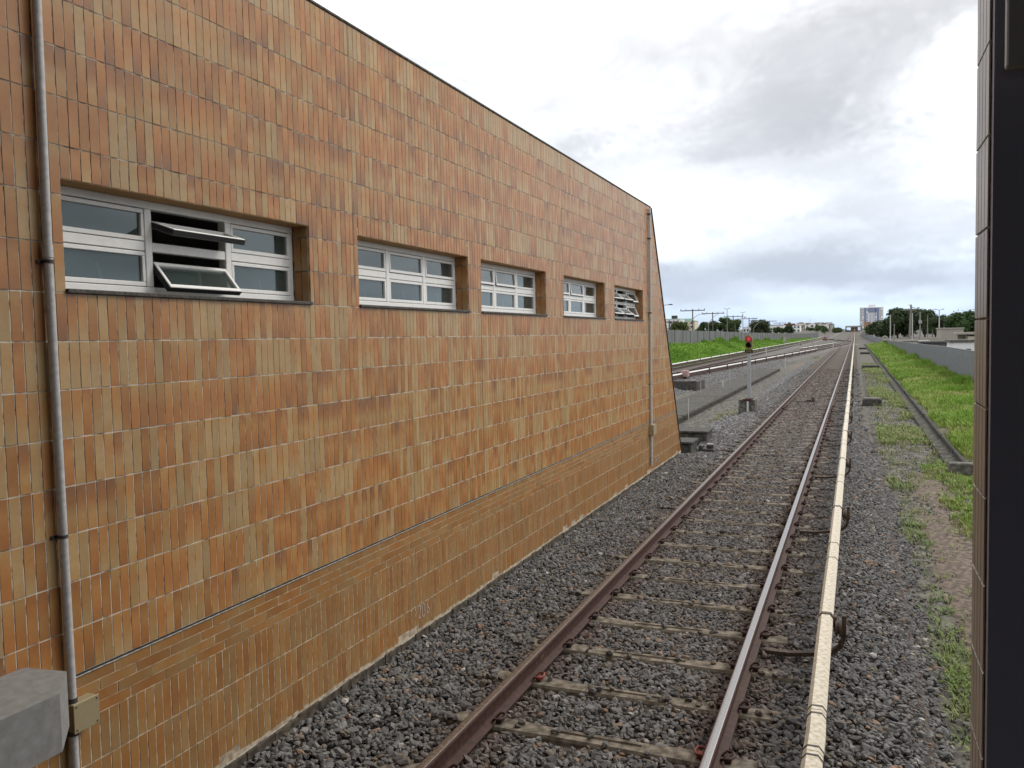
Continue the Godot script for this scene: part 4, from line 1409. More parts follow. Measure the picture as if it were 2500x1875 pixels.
# ------------------------------------------------------------------ boundary fences
func build_fences() -> void:
	var tops := [[60, 3.62], [104, 3.52], [131, 3.38], [190, 3.02], [245, 2.82], [331, 2.43], [404, 2.49], [470, 3.0]]
	var o := thing("boundary_wall", "long weathered grey concrete panel wall behind the left grass bank", "wall", P(-22, 1, 200))
	var off := -o.position
	var f := 76.0
	var k := 0
	while f < 455.0:
		var w := 5.2
		var t := lerp_table(tops, f)
		var b := MB.new()
		var x := -22.0 + 0.012 * f - 0.9
		b.bev(P(x - 0.05, t - 2.9, f + 0.006), P(x + 0.05 + 0.006 * hash01(k, 81), t + 0.008 * hash01(k, 82), f + w - 0.006), 0.006)
		part(o, "panel", b.mesh(), mats.fence_left, off)
		f += w; k += 1
	o = thing("boundary_fence", "grey ribbed sheet fence running along the right grass verge", "fence", P(5.5, 0, 100))
	off = -o.position
	var rt := [[40, 1.76], [58, 1.73], [100, 1.47], [156, 1.15], [172, 1.1]]
	f = 42.0
	k = 0
	while f < 168.0:
		var w := 2.4
		var t0 := lerp_table(rt, f)
		var t1 := lerp_table(rt, f + w)
		var b := MB.new()
		# trapezoidal sheet: ribs every 0.3 m with real depth
		var nrib := 8
		for q in nrib:
			var a := f + w * q / nrib
			var st := w / nrib
			for s in [[0.0, 0.45, 0.0, 0.0], [0.45, 0.55, 0.0, 0.035], [0.55, 0.9, 0.035, 0.035], [0.9, 1.0, 0.035, 0.0]]:
				var fa: float = a + st * s[0]
				var fb: float = a + st * s[1]
				var ya := lerpf(t0, t1, (fa - f) / w)
				var yb := lerpf(t0, t1, (fb - f) / w)
				b.quad(P(5.5 - s[2], -0.35, fb) if false else P(5.5 - s[3], -0.35, fb), P(5.5 - s[2], -0.35, fa), P(5.5 - s[2], ya, fa), P(5.5 - s[3], yb, fb))
				b.quad(P(5.506 - s[2], -0.35, fa), P(5.506 - s[3], -0.35, fb), P(5.506 - s[3], yb, fb), P(5.506 - s[2], ya, fa))
		part(o, "sheet", b.mesh(), mats.fence_right, off)
		b = MB.new()
		b.bev(P(5.46, t0 - 0.02, f), P(5.53, t0 + 0.03, f + w - 0.01), 0.006)
		part(o, "top_rail", b.mesh(), mats.fence_right, off)
		if k % 2 == 0:
			b = MB.new()
			b.bev(P(5.508, -0.4, f - 0.04), P(5.60, t0 + 0.02, f + 0.04), 0.006)
			part(o, "post", b.mesh(), mats.fence_right, off)
		f += w; k += 1
	# dark gate leaf standing open at the end of the right fence
	o = thing("gate_leaf", "dark sheet gate leaf standing open at the end of the right fence", "gate", P(5.5, -0.1, 169.5))
	var b2 := MB.new()
	b2.bev(Vector3(-0.62, 0.08, -0.04), Vector3(0.05, 1.15, 0.04), 0.01)
	part(o, "sheet", b2.mesh(), mats.roof_dark)
	b2 = MB.new()
	b2.tube([Vector3(0.1, -0.2, 0), Vector3(0.1, 1.3, 0)], [0.06], 8)
	part(o, "post", b2.mesh(), mats.galvanised)
	# farther length of fence beyond the gate
	o = thing("boundary_fence", "far low grey fence beyond the open gate on the right", "fence", P(6.0, 0, 300))
	off = -o.position
	f = 182.0
	k = 0
	while f < 520.0:
		b2 = MB.new()
		var y := ground_y(5.4, f)
		b2.bev(P(5.35 - 0.004 * f, y - 0.2, f), P(5.43 - 0.004 * f, y + 1.35, f + 7.95), 0.01)
		part(o, "panel", b2.mesh(), mats.fence_right, off)
		f += 8.0; k += 1

# ------------------------------------------------------------------ background
func t_pole(label: String, x: float, f: float, top: float, arm := 3.2) -> void:
	var y := ground_y(x, f)
	var o := thing("power_pole", label, "utility pole", P(x, y, f), "power poles along the left road")
	var h := top - y
	var b := MB.new()
	b.tube([Vector3(0, -0.3, 0), Vector3(0, h, 0)], [0.22, 0.15], 8)
	part(o, "post", b.mesh(), mats.pole_dark)
	b = MB.new()
	b.bev(Vector3(-arm, h - 0.55, -0.1), Vector3(arm, h - 0.3, 0.1), 0.02)
	part(o, "crossarm", b.mesh(), mats.pole_dark)
	for k in [-0.97, -0.55, 0.5, 0.97]:
		b = MB.new()
		b.tube([Vector3(arm * k, h - 0.3, 0), Vector3(arm * k, h + 0.12, 0)], [0.10, 0.07], 6)
		part(o, "insulator", b.mesh(), mats.roof_red)
	b = MB.new()
	b.bev(Vector3(-0.55, h * 0.62, -0.08), Vector3(0.55, h * 0.62 + 0.16, 0.08), 0.02)
	part(o, "lower_arm", b.mesh(), mats.pole_dark)

func arm_lamp(label: String, x: float, f: float, top: float, reach: float) -> void:
	var y := ground_y(x, f)
	var o := thing("street_lamp", label, "street lamp", P(x, y, f), "curved street lamps along the left road")
	var h := top - y
	var b := MB.new()
	b.tube([Vector3(0, -0.3, 0), Vector3(0, h * 0.62, 0)], [0.13, 0.09], 8)
	part(o, "post", b.mesh(), mats.pole_concrete)
	b = MB.new()
	b.tube([Vector3(0, h * 0.62, 0), Vector3(reach * 0.2, h * 0.76, -reach * 0.5), Vector3(reach * 0.42, h * 0.90, -reach * 1.3), Vector3(reach * 0.65, h * 0.985, -reach * 2.2), Vector3(reach * 0.85, h, -reach * 3.0)], [0.09, 0.08, 0.075, 0.07, 0.07], 8)
	part(o, "arm", b.mesh(), mats.pole_concrete)
	b = MB.new()
	b.bev(Vector3(reach * 0.85, h - 0.12, -reach * 3.0 - 0.2), Vector3(reach * 0.85 + 0.9, h + 0.12, -reach * 3.0 + 0.2), 0.08)
	part(o, "lamp_head", b.mesh(), mats.pole_dark)

func y_lamp(label: String, x: float, f: float, top: float, m: Material, group: String) -> void:
	var y := ground_y(x, f)
	var o := thing("lamp_post", label, "lamp post", P(x, y, f), group)
	var h := top - y
	var b := MB.new()
	b.tube([Vector3(0, -0.3, 0), Vector3(0, h, 0)], [0.14, 0.09], 8)
	part(o, "post", b.mesh(), m)
	for s in [-1.0, 1.0]:
		b = MB.new()
		b.tube([Vector3(0, h - 0.1, 0), Vector3(s * 0.55, h + 0.12, 0)], [0.05], 6)
		b.bev(Vector3(minf(s * 0.5, s * 0.95), h + 0.08, -0.14), Vector3(maxf(s * 0.5, s * 0.95), h + 0.22, 0.14), 0.04)
		part(o, "lamp_arm", b.mesh(), mats.pole_dark)

func plain_pole(label: String, x: float, f: float, top: float, r: float, m: Material) -> Node3D:
	var y := ground_y(x, f)
	var o := thing("pole", label, "pole", P(x, y, f), "poles behind the right fence")
	var b := MB.new()
	b.tube([Vector3(0, -0.4, 0), Vector3(0, top - y, 0)], [r, r * 0.75], 10)
	part(o, "post", b.mesh(), m)
	b = MB.new()
	b.bev(Vector3(-0.25, top - y - 0.35, -0.1), Vector3(0.25, top - y - 0.25, 0.1), 0.02)
	part(o, "bracket", b.mesh(), mats.pole_dark)
	return o

func block(called: String, label: String, x0: float, x1: float, y0: float, y1: float, f: float, depth: float, m: Material, roof: Material, wins := Vector2i(3, 1), group := "") -> Node3D:
	# a building: walls, roof slab, windows with real recesses on the side towards the camera
	var cx := (x0 + x1) * 0.5
	var base := minf(ground_y(cx, f) - 0.5, y0)
	var o := thing(called, label, "building", P(cx, base, f), group)
	var w := (x1 - x0) * 0.5
	var h := y1 - base
	var b := MB.new()
	b.box(Vector3(-w, 0, -depth), Vector3(w, h, 0))
	part(o, "wall", b.mesh(), m)
	b = MB.new()
	b.box(Vector3(-w - 0.15, h + 0.002, -depth - 0.15), Vector3(w + 0.15, h + 0.25, 0.15))
	part(o, "roof", b.mesh(), roof)
	if wins.x * wins.y == 0: return o
	var ww := 2.0 * w / (wins.x * 2.0)
	var span := y1 - y0
	var hh := minf(span / (wins.y * 2.0), 1.3)
	b = MB.new()
	b.bev(Vector3(-ww * 0.5, -hh * 0.5, 0.001), Vector3(ww * 0.5, hh * 0.5, 0.06), 0.02)
	var wm := b.mesh()
	for i in wins.x:
		for j in wins.y:
			var p := part(o, "window", wm, mats.window_dark)
			p.position = Vector3(-w + 2.0 * w * (i + 0.5) / wins.x, y0 - base + span * (j + 0.5) / wins.y, 0)
	return o

func build_background() -> void:
	var tp := [[202, 6.5, "low power pole in front of the white house nearest the wall edge"], [233.7, 10.03, "tallest T-shaped power pole, first past the tiled wall's edge"], [268.9, 9.93, "second T-shaped power pole past the wall's edge, before the big trees"], [317.0, 9.72, "third T-shaped power pole, against the right end of the big trees"], [367.0, 9.65, "fourth T-shaped power pole, left of the round dark tree"], [396.6, 9.21, "fifth T-shaped power pole, in front of the round dark tree"], [459.2, 9.58, "sixth T-shaped power pole, right of the round dark tree"], [524.0, 9.19, "farthest T-shaped power pole, beside the long white building"]]
	for q in tp: t_pole(q[2], -42.0, q[0], q[1], 2.2 if q[1] < 8.0 else 3.4)
	arm_lamp("curved street lamp half hidden by the raked wall edge", -40.5, 178.0, 9.7, 2.3)
	arm_lamp("curved street lamp right of the tallest power pole", -40.0, 217.0, 8.35, 2.6)
	arm_lamp("curved street lamp rising over the big left trees", -40.0, 248.0, 9.2, 3.0)
	arm_lamp("curved street lamp between the twin-head posts and round tree", -38.5, 296.0, 8.7, 2.4)
	arm_lamp("low curved street lamp left of the round dark tree", -40.0, 338.0, 7.2, 2.6)
	arm_lamp("low curved street lamp in front of the round dark tree", -40.0, 366.0, 7.8, 2.8)
	y_lamp("taller twin-head lamp post over the big left trees", -38.0, 272.5, 10.9, mats.pole_concrete, "twin-head lamp posts on the left")
	y_lamp("twin-head lamp post at the right end of the big left trees", -38.0, 312.8, 10.6, mats.pole_concrete, "twin-head lamp posts on the left")
	y_lamp("faint far twin-head lamp post over the hillside houses", -36.0, 760.0, 14.0, mats.pole_concrete, "twin-head lamp posts on the left")
	# left-hand buildings beyond the boundary wall
	var o := block("white_building", "white two-storey building with mint roof edge beyond the boundary wall", -92.0, -81.7, 4.5, 10.9, 420.0, 12.0, mats.white_wall, mats.mint, Vector2i(3, 2))
	var rt := 10.9 - o.position.y + 0.253
	var b := MB.new()
	b.box(Vector3(0.5, rt, -3), Vector3(3.2, rt + 1.6, -1))
	part(o, "water_tank", b.mesh(), mats.roof_dark)
	o = block("cream_building", "cream building with mint parapet between white building and tallest pole", -82.5, -76.5, 6.0, 9.9, 432.0, 10.0, mats.cream_wall, mats.mint, Vector2i(2, 2))
	rt = 9.9 - o.position.y + 0.253
	b = MB.new()
	b.box(Vector3(-3.0, rt, -2), Vector3(2.0, rt + 1.1, 0.1))
	part(o, "parapet", b.mesh(), mats.mint)
	block("white_house", "small white house between the big trees and the round tree", -51.0, -48.1, 3.0, 5.9, 420.0, 6.0, mats.white_wall, mats.white_wall, Vector2i(2, 1))
	block("long_building", "long pale building with dark flat roof right of the round tree", -47.6, -39.5, 3.0, 7.5, 520.0, 14.0, mats.white_wall, mats.roof_dark, Vector2i(4, 1))
	o = block("red_roof_building", "pale building with dark red roof and little tower on the left", -47.8, -36.0, 3.0, 8.0, 620.0, 14.0, mats.white_wall, mats.roof_red, Vector2i(5, 2))
	rt = 8.0 - o.position.y + 0.253
	b = MB.new()
	b.box(Vector3(-5.0, rt, -6), Vector3(2.4, rt + 1.1, -0.5))
	part(o, "upper_storey", b.mesh(), mats.roof_red)
	b = MB.new()
	b.box(Vector3(-2.6, rt + 1.102, -4), Vector3(-0.6, rt + 2.0, -2))
	part(o, "tower", b.mesh(), mats.roof_red)
	block("turquoise_building", "long turquoise building on the far rise left of the station", -31.4, -19.8, 4.0, 10.6, 900.0, 20.0, mats.turquoise, mats.turquoise, Vector2i(4, 1))
	# small houses of the hillside town
	var pal := [mats.white_wall, mats.cream_wall, mats.white_wall, mats.beige_wall, mats.white_wall, mats.brick_wall]
	for k in 90:
		var f := 690.0 + 190.0 * hash01(k, 91)
		var x := lerpf(-0.060, -0.026, hash01(k, 92)) * f
		var w := 1.3 + 1.7 * hash01(k, 93)
		var y := ground_y(x, f) + 2.4 * hash01(k, 96)
		block("hillside_house", "small house of the far hillside town beyond the boundary wall", x - w, x + w, y, y + 1.8 + 1.8 * hash01(k, 94), f, 6.0, pal[k % 6], pal[(k * 5 + 2) % 6] if k % 3 else mats.roof_red, Vector2i(2, 1) if w > 2.6 else Vector2i(1, 1), "hillside houses")
	# far station over the line
	o = thing("far_station", "distant station with flat roof and brick block across the line", "building", P(-1.0, rise(800.0), 800.0))
	b = MB.new()
	b.bev(Vector3(-7.2, 3.9, -30), Vector3(6.8, 5.2, 0), 0.1)
	part(o, "roof", b.mesh(), mats.beige_wall)
	b = MB.new()
	b.box(Vector3(-2.7, -0.5, -28), Vector3(3.0, 3.89, -1))
	part(o, "wall", b.mesh(), mats.brick_wall)
	for q in [[-7.1, -6.2], [3.1, 3.5], [6.0, 6.6]]:
		b = MB.new()
		b.box(Vector3(q[0], -0.5, -3), Vector3(q[1], 3.89, -1.2))
		part(o, "pier", b.mesh(), mats.blue_steel)
	b = MB.new()
	b.box(Vector3(-6.15, -0.5, -20), Vector3(-2.75, 1.2, -1.5))
	part(o, "parapet", b.mesh(), mats.blue_steel)
	b = MB.new()
	b.bev(Vector3(0.0, 0.6, -0.99), Vector3(0.9, 2.2, -0.9), 0.02)
	part(o, "sign", b.mesh(), mats.white_paint)
	tower()
	block("tan_building", "tan block standing in front of the white tower's foot", 9.0, 16.0, 3.0, 12.9, 1000.0, 12.0, mats.tan_wall, mats.tan_wall, Vector2i(0, 0))
	# poles behind the right fence
	y_lamp("white twin-head pole left of the dark grove", 8.2, 230.0, 6.9, mats.pole_white, "white poles on the right")
	plain_pole("short grey pole left of the thick concrete pole", 9.1, 230.0, 4.6, 0.13, mats.pole_concrete)
	o = thing("utility_pole", "thick concrete utility pole with crossarms before the dark grove", "utility pole", P(15.0, ground_y(15.0, 270.0), 270.0))
	b = MB.new()
	b.tube([Vector3(-0.2, -0.5, 0), Vector3(0.15, 10.2, 0)], [0.36, 0.24], 10)
	part(o, "post", b.mesh(), mats.pole_concrete)
	b = MB.new()
	b.tube([Vector3(0.1, 9.6, 0.1), Vector3(1.6, 9.0, 0.1)], [0.10, 0.06], 6)
	part(o, "stay_arm", b.mesh(), mats.pole_dark)
	b = MB.new()
	b.bev(Vector3(-1.9, 8.45, 0.12), Vector3(1.6, 8.65, 0.3), 0.02)
	part(o, "crossarm", b.mesh(), mats.pole_concrete)
	for q in [-1.7, -0.9, 0.9, 1.4]:
		b = MB.new()
		b.tube([Vector3(q, 8.66, 0.2), Vector3(q, 8.95, 0.2)], [0.1, 0.07], 6)
		part(o, "insulator", b.mesh(), mats.insulator)
	b = MB.new()
	b.tube([Vector3(0.05, 9.5, 0), Vector3(-0.5, 10.3, 0)], [0.07, 0.05], 6)
	part(o, "top_bracket", b.mesh(), mats.pole_dark)
	y_lamp("white pole right beside the thick concrete utility pole", 13.8, 240.0, 7.4, mats.pole_white, "white poles on the right")
	o = plain_pole("concrete pole carrying a grey transformer before the grove", 14.3, 220.0, 7.2, 0.19, mats.pole_concrete)
	b = MB.new()
	b.tube([Vector3(0, 4.25, 0.42), Vector3(0, 5.1, 0.42)], [0.36], 12)
	part(o, "transformer", b.mesh(), mats.galvanised)
	plain_pole("pale pole among the right half of the dark grove", 20.25, 280.0, 7.3, 0.15, mats.pole_concrete)
	y_lamp("tallest white twin-head pole right of the dark grove", 16.7, 200.0, 7.1, mats.pole_white, "white poles on the right")
	plain_pole("short dark pole left of the tallest white pole", 15.4, 200.0, 2.9, 0.12, mats.pole_dark)
	# yards and sheds behind the right fence
	block("concrete_store", "plain beige concrete block building under the big right tree", 15.4, 19.2, 0.7, 2.95, 180.0, 10.0, mats.beige_wall, mats.beige_wall, Vector2i(0, 0))
	o = thing("yard_wall", "low beige yard wall behind the right fence", "wall", P(12.8, ground_y(12.8, 170.0), 170.0))
	for k in 3:
		b = MB.new()
		b.bev(Vector3(-1.7 + k * 1.15, -0.3, -0.15), Vector3(-0.56 + k * 1.15, 1.4, 0.0), 0.02)
		part(o, "panel", b.mesh(), mats.beige_wall)
	o = thing("open_shelter", "open shelter with a flat beige roof slab at the right pillar", "shelter", P(15.3, ground_y(15.3, 140.0), 140.0))
	var gy := ground_y(15.3, 140.0)
	b = MB.new()
	b.bev(Vector3(-1.4, 2.05 - gy, -4), Vector3(2.4, 2.40 - gy, 0.2), 0.03)
	part(o, "roof", b.mesh(), mats.beige_wall)
	b = MB.new()
	b.box(Vector3(-0.8, -0.3, -3.8), Vector3(0.3, 2.04 - gy, -3.4))
	part(o, "back_wall", b.mesh(), mats.beige_wall)
	b = MB.new()
	b.box(Vector3(0.31, -0.3, -3.6), Vector3(2.2, 1.8 - gy, -0.5))
	part(o, "room", b.mesh(), mats.cream_wall)
	o = block("white_shed", "white walled shed with grey roof just behind the right fence", 8.55, 11.5, 0.3, 1.6, 90.0, 4.0, mats.white_wall, mats.concrete, Vector2i(0, 0))
	b = MB.new()
	b.bev(Vector3(-0.2, 1.35, 0.001), Vector3(0.22, 1.5, 0.02), 0.004)
	part(o, "vent", b.mesh(), mats.roof_dark)
	block("green_shed", "low grey-green shed with dark roof edge behind the right fence", 7.95, 11.45, 0.2, 1.1, 120.0, 5.0, mats.concrete, mats.roof_dark, Vector2i(0, 0))
	o = thing("parked_van", "white van roof showing above the right fence before the grove", "van", P(10.5, ground_y(10.5, 150.0), 150.0))
	b = MB.new()
	b.bev(Vector3(-0.75, 0.35, -4.2), Vector3(0.75, 1.12, 0), 0.14)
	part(o, "body", b.mesh(), mats.white_paint)
	b = MB.new()
	b.bev(Vector3(-0.6, 0.72, -0.01), Vector3(0.6, 1.0, 0.012), 0.004)
	part(o, "rear_window", b.mesh(), mats.window_dark)
	for x in [-0.62, 0.62]:
		for z in [-3.4, -0.8]:
			b = MB.new()
			b.tube([Vector3(x - 0.09, 0.3, z), Vector3(x + 0.09, 0.3, z)], [0.3], 12)
			part(o, "wheel", b.mesh(), mats.signal_black)
	o = thing("tarpaulin_stack", "faded red stack beside the far end of the boundary wall", "stack", P(-9.4, 0.0, 300.0))
	b = MB.new()
	b.bev(Vector3(-0.9, 0.0, -1), Vector3(0.75, 0.75, 0), 0.2)
	b.bev(Vector3(-0.5, 0.75, -0.9), Vector3(0.4, 1.25, -0.1), 0.2)
	part(o, "cover", b.mesh(), mats.red_paint)
	# pale apron of ground under the grove
	b = MB.new()
	b.quad(P(6.5, 0.32, 210.0), P(60.0, 0.32, 210.0), P(60.0, 0.36, 420.0), P(6.5, 0.36, 420.0))
	struct("yard", b.mesh(), mats.soil)

func tower() -> void:
	var f := 1300.0
	var o := thing("apartment_tower", "white and blue apartment tower rising behind the far station", "building", P(21.8, 2.0, f))
	var h := 34.3
	var b := MB.new()
	b.box(Vector3(-15.6, -3, -16), Vector3(15.6, h, -0.5))
	part(o, "wall", b.mesh(), mats.tower_white)
	b = MB.new()
	b.box(Vector3(-4.3, h + 0.002, -12), Vector3(5.0, h + 4.2, -2))
	part(o, "penthouse", b.mesh(), mats.tower_white)
	b = MB.new()
	b.box(Vector3(-16, h, -16.3), Vector3(16, h + 0.8, -0.2))
	part(o, "parapet", b.mesh(), mats.tower_white)
	for q in [[-10.1, -7.1, 0.0, h], [6.9, 9.9, 0.0, h], [-4.8, 6.8, 27.5, h], [-15.59, -14.9, 0.0, h]]:
		b = MB.new()
		b.box(Vector3(q[0], q[2], -0.5), Vector3(q[1], q[3], -0.2))
		part(o, "blue_bay", b.mesh(), mats.tower_blue)
	for x in [-3.4, -1.6, 0.2, 2.0, 3.8]:
		b = MB.new()
		b.box(Vector3(x, 0, -0.5), Vector3(x + 0.55, 27.4, -0.25))
		part(o, "blue_rib", b.mesh(), mats.tower_blue)
	b = MB.new()
	b.bev(Vector3(-0.6, -0.7, -0.49), Vector3(0.6, 0.7, -0.35), 0.03)
	var wm := b.mesh()
	for j in 14:
		for x in [-13.6, -11.4, -5.9, 5.4, 11.2, 13.5]:
			if hash01(j, int(x * 3.0), 8) < 0.12: continue
			part(o, "window", wm, mats.window_dark, Vector3(x, 2.0 + j * 2.35, 0.16 if absf(x) < 7.0 else 0.0))

# ------------------------------------------------------------------ vegetation
func tuft_mesh(blades: int, spread: float, lean: float, seed_: int, width := 0.03) -> ArrayMesh:
	var r := RandomNumberGenerator.new()
	r.seed = seed_
	var b := MB.new()
	for k in blades:
		var a := r.randf() * TAU
		var root := Vector3(cos(a), 0, sin(a)) * spread * sqrt(r.randf())
		var dir := Vector3(cos(a + r.randfn(0, 0.6)), 0, sin(a + r.randfn(0, 0.6)))
		var h := 0.55 + 0.45 * r.randf()
		var w := dir.cross(Vector3.UP) * width * (0.7 + 0.6 * r.randf())
		var mid := root + dir * lean * 0.35 * h + Vector3(0, h * 0.6, 0)
		var tip := root + dir * lean * h * (0.7 + 0.6 * r.randf()) + Vector3(0, h * (0.75 + 0.25 * r.randf()), 0)
		b.col = Color.WHITE * (0.85 + 0.3 * r.randf())
		b.quad(root - w, root + w, mid + w * 0.8, mid - w * 0.8)
		b.tri(mid - w * 0.8, mid + w * 0.8, tip)
	return b.mesh()

func scatter(called: String, mesh: Mesh, m: Material, list: Array, parent: Node = null) -> MultiMeshInstance3D:
	var mm := MultiMesh.new()
	mm.transform_format = MultiMesh.TRANSFORM_3D
	mm.use_colors = true
	mm.mesh = mesh
	mm.instance_count = list.size()
	for i in list.size():
		mm.set_instance_transform(i, list[i][0])
		mm.set_instance_color(i, list[i][1])
	var o := MultiMeshInstance3D.new()
	o.multimesh = mm
	o.material_override = m
	if parent:
		o.name = part_name(parent, called)
		parent.add_child(o, true)
	else:
		o.name = numbered(called)
		add_child(o, true)
		o.set_meta("kind", "stuff")
	return o

func upright(p: Vector3, s: Vector3, lean := 0.15) -> Transform3D:
	var bs := Basis.from_euler(Vector3((rng.randf() - 0.5) * lean, rng.randf() * TAU, (rng.randf() - 0.5) * lean))
	return Transform3D(bs * Basis.from_scale(s), p)

func build_vegetation() -> void:
	var clump := FastNoiseLite.new()
	clump.seed = 77
	clump.frequency = 0.16
	var tuft := tuft_mesh(16, 0.35, 0.55, 3, 0.035)
	# bright verge on the right
	var list := []
	for i in 52000:
		var f := 19.6 + 165.0 * pow(rng.randf(), 1.9)
		var x := 2.28 + 3.2 * rng.randf()
		var c := clump.get_noise_2d(x * 1.4, f * 1.0)
		var edge := smoothstep(2.2, 2.9, x + 0.5 * c)
		var sparse := smoothstep(19.0, 27.0, f + 5.0 * c)
		if rng.randf() > edge * (0.25 + 0.75 * sparse): continue
		var far := clampf((f - 20.0) / 100.0, 0.0, 1.0)
		var hgt := (0.13 + 0.22 * maxf(0.0, c + 0.25) + 0.10 * rng.randf()) * (1.0 + 0.7 * far)
		if x > 4.8 and c > -0.1: hgt *= 1.5
		var wd := 0.17 * (1.0 + 1.6 * far)
		var dry := smoothstep(0.25, -0.45, c + 0.7 * (rng.randf() - 0.5))
		if f < 30.0: dry = clampf(dry + 0.35 * smoothstep(30.0, 20.0, f), 0.0, 1.0)
		var col := Color(0.19, 0.355, 0.024).lerp(Color(0.33, 0.34, 0.09), clampf(dry + 0.35 * rng.randf() * rng.randf(), 0.0, 1.0) * 0.8) * (0.65 + 0.6 * rng.randf())
		list.append([upright(P(x, ground_y(x, f) - 0.01, f), Vector3(wd, hgt, wd)), col])
	for i in 5200:
		var f := 9.0 + 11.0 * rng.randf()
		var x := 1.35 + 1.6 * rng.randf()
		var c := clump.get_noise_2d(x * 2.1 + 9.0, f * 1.3)
		if rng.randf() > smoothstep(12.5, 18.5, f + 4.0 * c) * smoothstep(1.3, 1.9, x + 0.6 * c) * (0.4 if f > 18.8 else 1.0): continue
		var hgt := 0.08 + 0.18 * maxf(0.0, c + 0.2) + 0.06 * rng.randf()
		list.append([upright(P(x, ground_y(x, f) - 0.01, f), Vector3(0.15, hgt, 0.15)), Color(0.17, 0.35, 0.02).lerp(Color(0.34, 0.32, 0.10), rng.randf() * 0.8) * (0.75 + 0.5 * rng.randf())])
	scatter("grass", tuft, mats.grass, list)
	# bright bank on the left
	list = []
	for i in 42000:
		var f := 46.0 + 330.0 * pow(rng.randf(), 1.5)
		var x := -15.1 - 6.6 * rng.randf() + 0.012 * f * 0.3
		var c := clump.get_noise_2d(x * 0.9, f * 0.35)
		if x > -15.6 and rng.randf() < 0.5: continue
		var hgt := 0.28 + 0.55 * maxf(0.0, c + 0.2) + 0.2 * rng.randf()
		if x < -20.0: hgt *= 1.0 + 1.6 * maxf(0.0, c + 0.1)
		var far := clampf((f - 40.0) / 200.0, 0.0, 1.0)
		var wd := 0.45 * (1.0 + far)
		var col := Color(0.20, 0.385, 0.026).lerp(Color(0.12, 0.28, 0.014), smoothstep(-0.1, 0.5, c)).lerp(Color(0.28, 0.42, 0.05), 0.5 * rng.randf()) * (0.8 + 0.4 * rng.randf())
		list.append([upright(P(x, ground_y(x, f) - 0.02, f), Vector3(wd, hgt, wd)), col])
	scatter("grass", tuft, mats.grass, list)
	# thin weeds in the cess on both sides
	var weed := tuft_mesh(9, 0.3, 0.9, 9, 0.03)
	list = []
	for i in 14000:
		var f := 4.0 + 80.0 * pow(rng.randf(), 1.4)
		var x := 0.62 + 1.25 * rng.randf()
		var c := clump.get_noise_2d(x * 2.3 + 40.0, f * 0.75)
		var keep := 0.9 * smoothstep(-0.12, 0.4, c) + 0.05
		if f < 16.0: keep = maxf(keep * 0.35, 0.75 * exp(-pow((x - 0.82) / 0.16, 2.0)) * smoothstep(5.5, 8.0, f) * (0.5 + c))
		if rng.randf() > keep * 0.9: continue
		var far := clampf(f / 60.0, 0.0, 1.0)
		var hgt := (0.09 + 0.16 * rng.randf()) * (0.62 if f < 16.0 else 1.0)
		var col := Color(0.15, 0.25, 0.035).lerp(Color(0.30, 0.27, 0.14), rng.randf() * 0.9) if f > 15.0 else Color(0.12, 0.24, 0.02).lerp(Color(0.22, 0.24, 0.08), rng.randf())
		var wd := 0.14 * (1.0 + far)
		list.append([upright(P(x, ground_y(x, f) - 0.005, f), Vector3(wd, hgt, wd)), col * (0.8 + 0.4 * rng.randf())])
	for i in 5200:
		var f := 21.0 + 90.0 * pow(rng.randf(), 1.3)
		var x := -3.9 - 3.4 * rng.randf()
		var c := clump.get_noise_2d(x * 1.3 - 20.0, f * 0.30)
		if rng.randf() > smoothstep(0.05, 0.42, c): continue
		if x < -5.95 and x > -7.4 and f < 72.0 and rng.randf() < 0.8: continue
		var hgt := 0.06 + 0.11 * rng.randf()
		var col := Color(0.16, 0.20, 0.05).lerp(Color(0.26, 0.23, 0.12), rng.randf())
		list.append([upright(P(x, ground_y(x, f), f), Vector3(0.22, hgt, 0.22)), col])
	for i in 60:                                                        # clump at the foot of the cable chamber
		var x := -4.62 - 0.15 * rng.randf()
		var f := 21.2 + 1.2 * rng.randf()
		list.append([upright(P(x, ground_y(x, f), f), Vector3(0.13, 0.22, 0.13)), Color(0.11, 0.27, 0.02)])
	scatter("weeds", weed, mats.grass, list)
	build_trees()

func leaf_clump(seed_: int) -> MB:
	var r := RandomNumberGenerator.new()
	r.seed = seed_
	var b := MB.new()
	for k in 12:
		var c := Vector3(r.randfn(0, 0.42), r.randfn(0, 0.30), r.randfn(0, 0.42))
		var u := Vector3(r.randfn(0, 1), r.randfn(0, 0.45), r.randfn(0, 1)).normalized()
		var w := u.cross(Vector3(r.randfn(0, 1), r.randfn(0, 1), r.randfn(0, 1))).normalized()
		var l := 0.20 + 0.16 * r.randf()
		b.col = Color.WHITE * (0.75 + 0.5 * r.randf())
		b.quad(c - u * l, c - w * l * 0.45, c + u * l, c + w * l * 0.45)
	return b

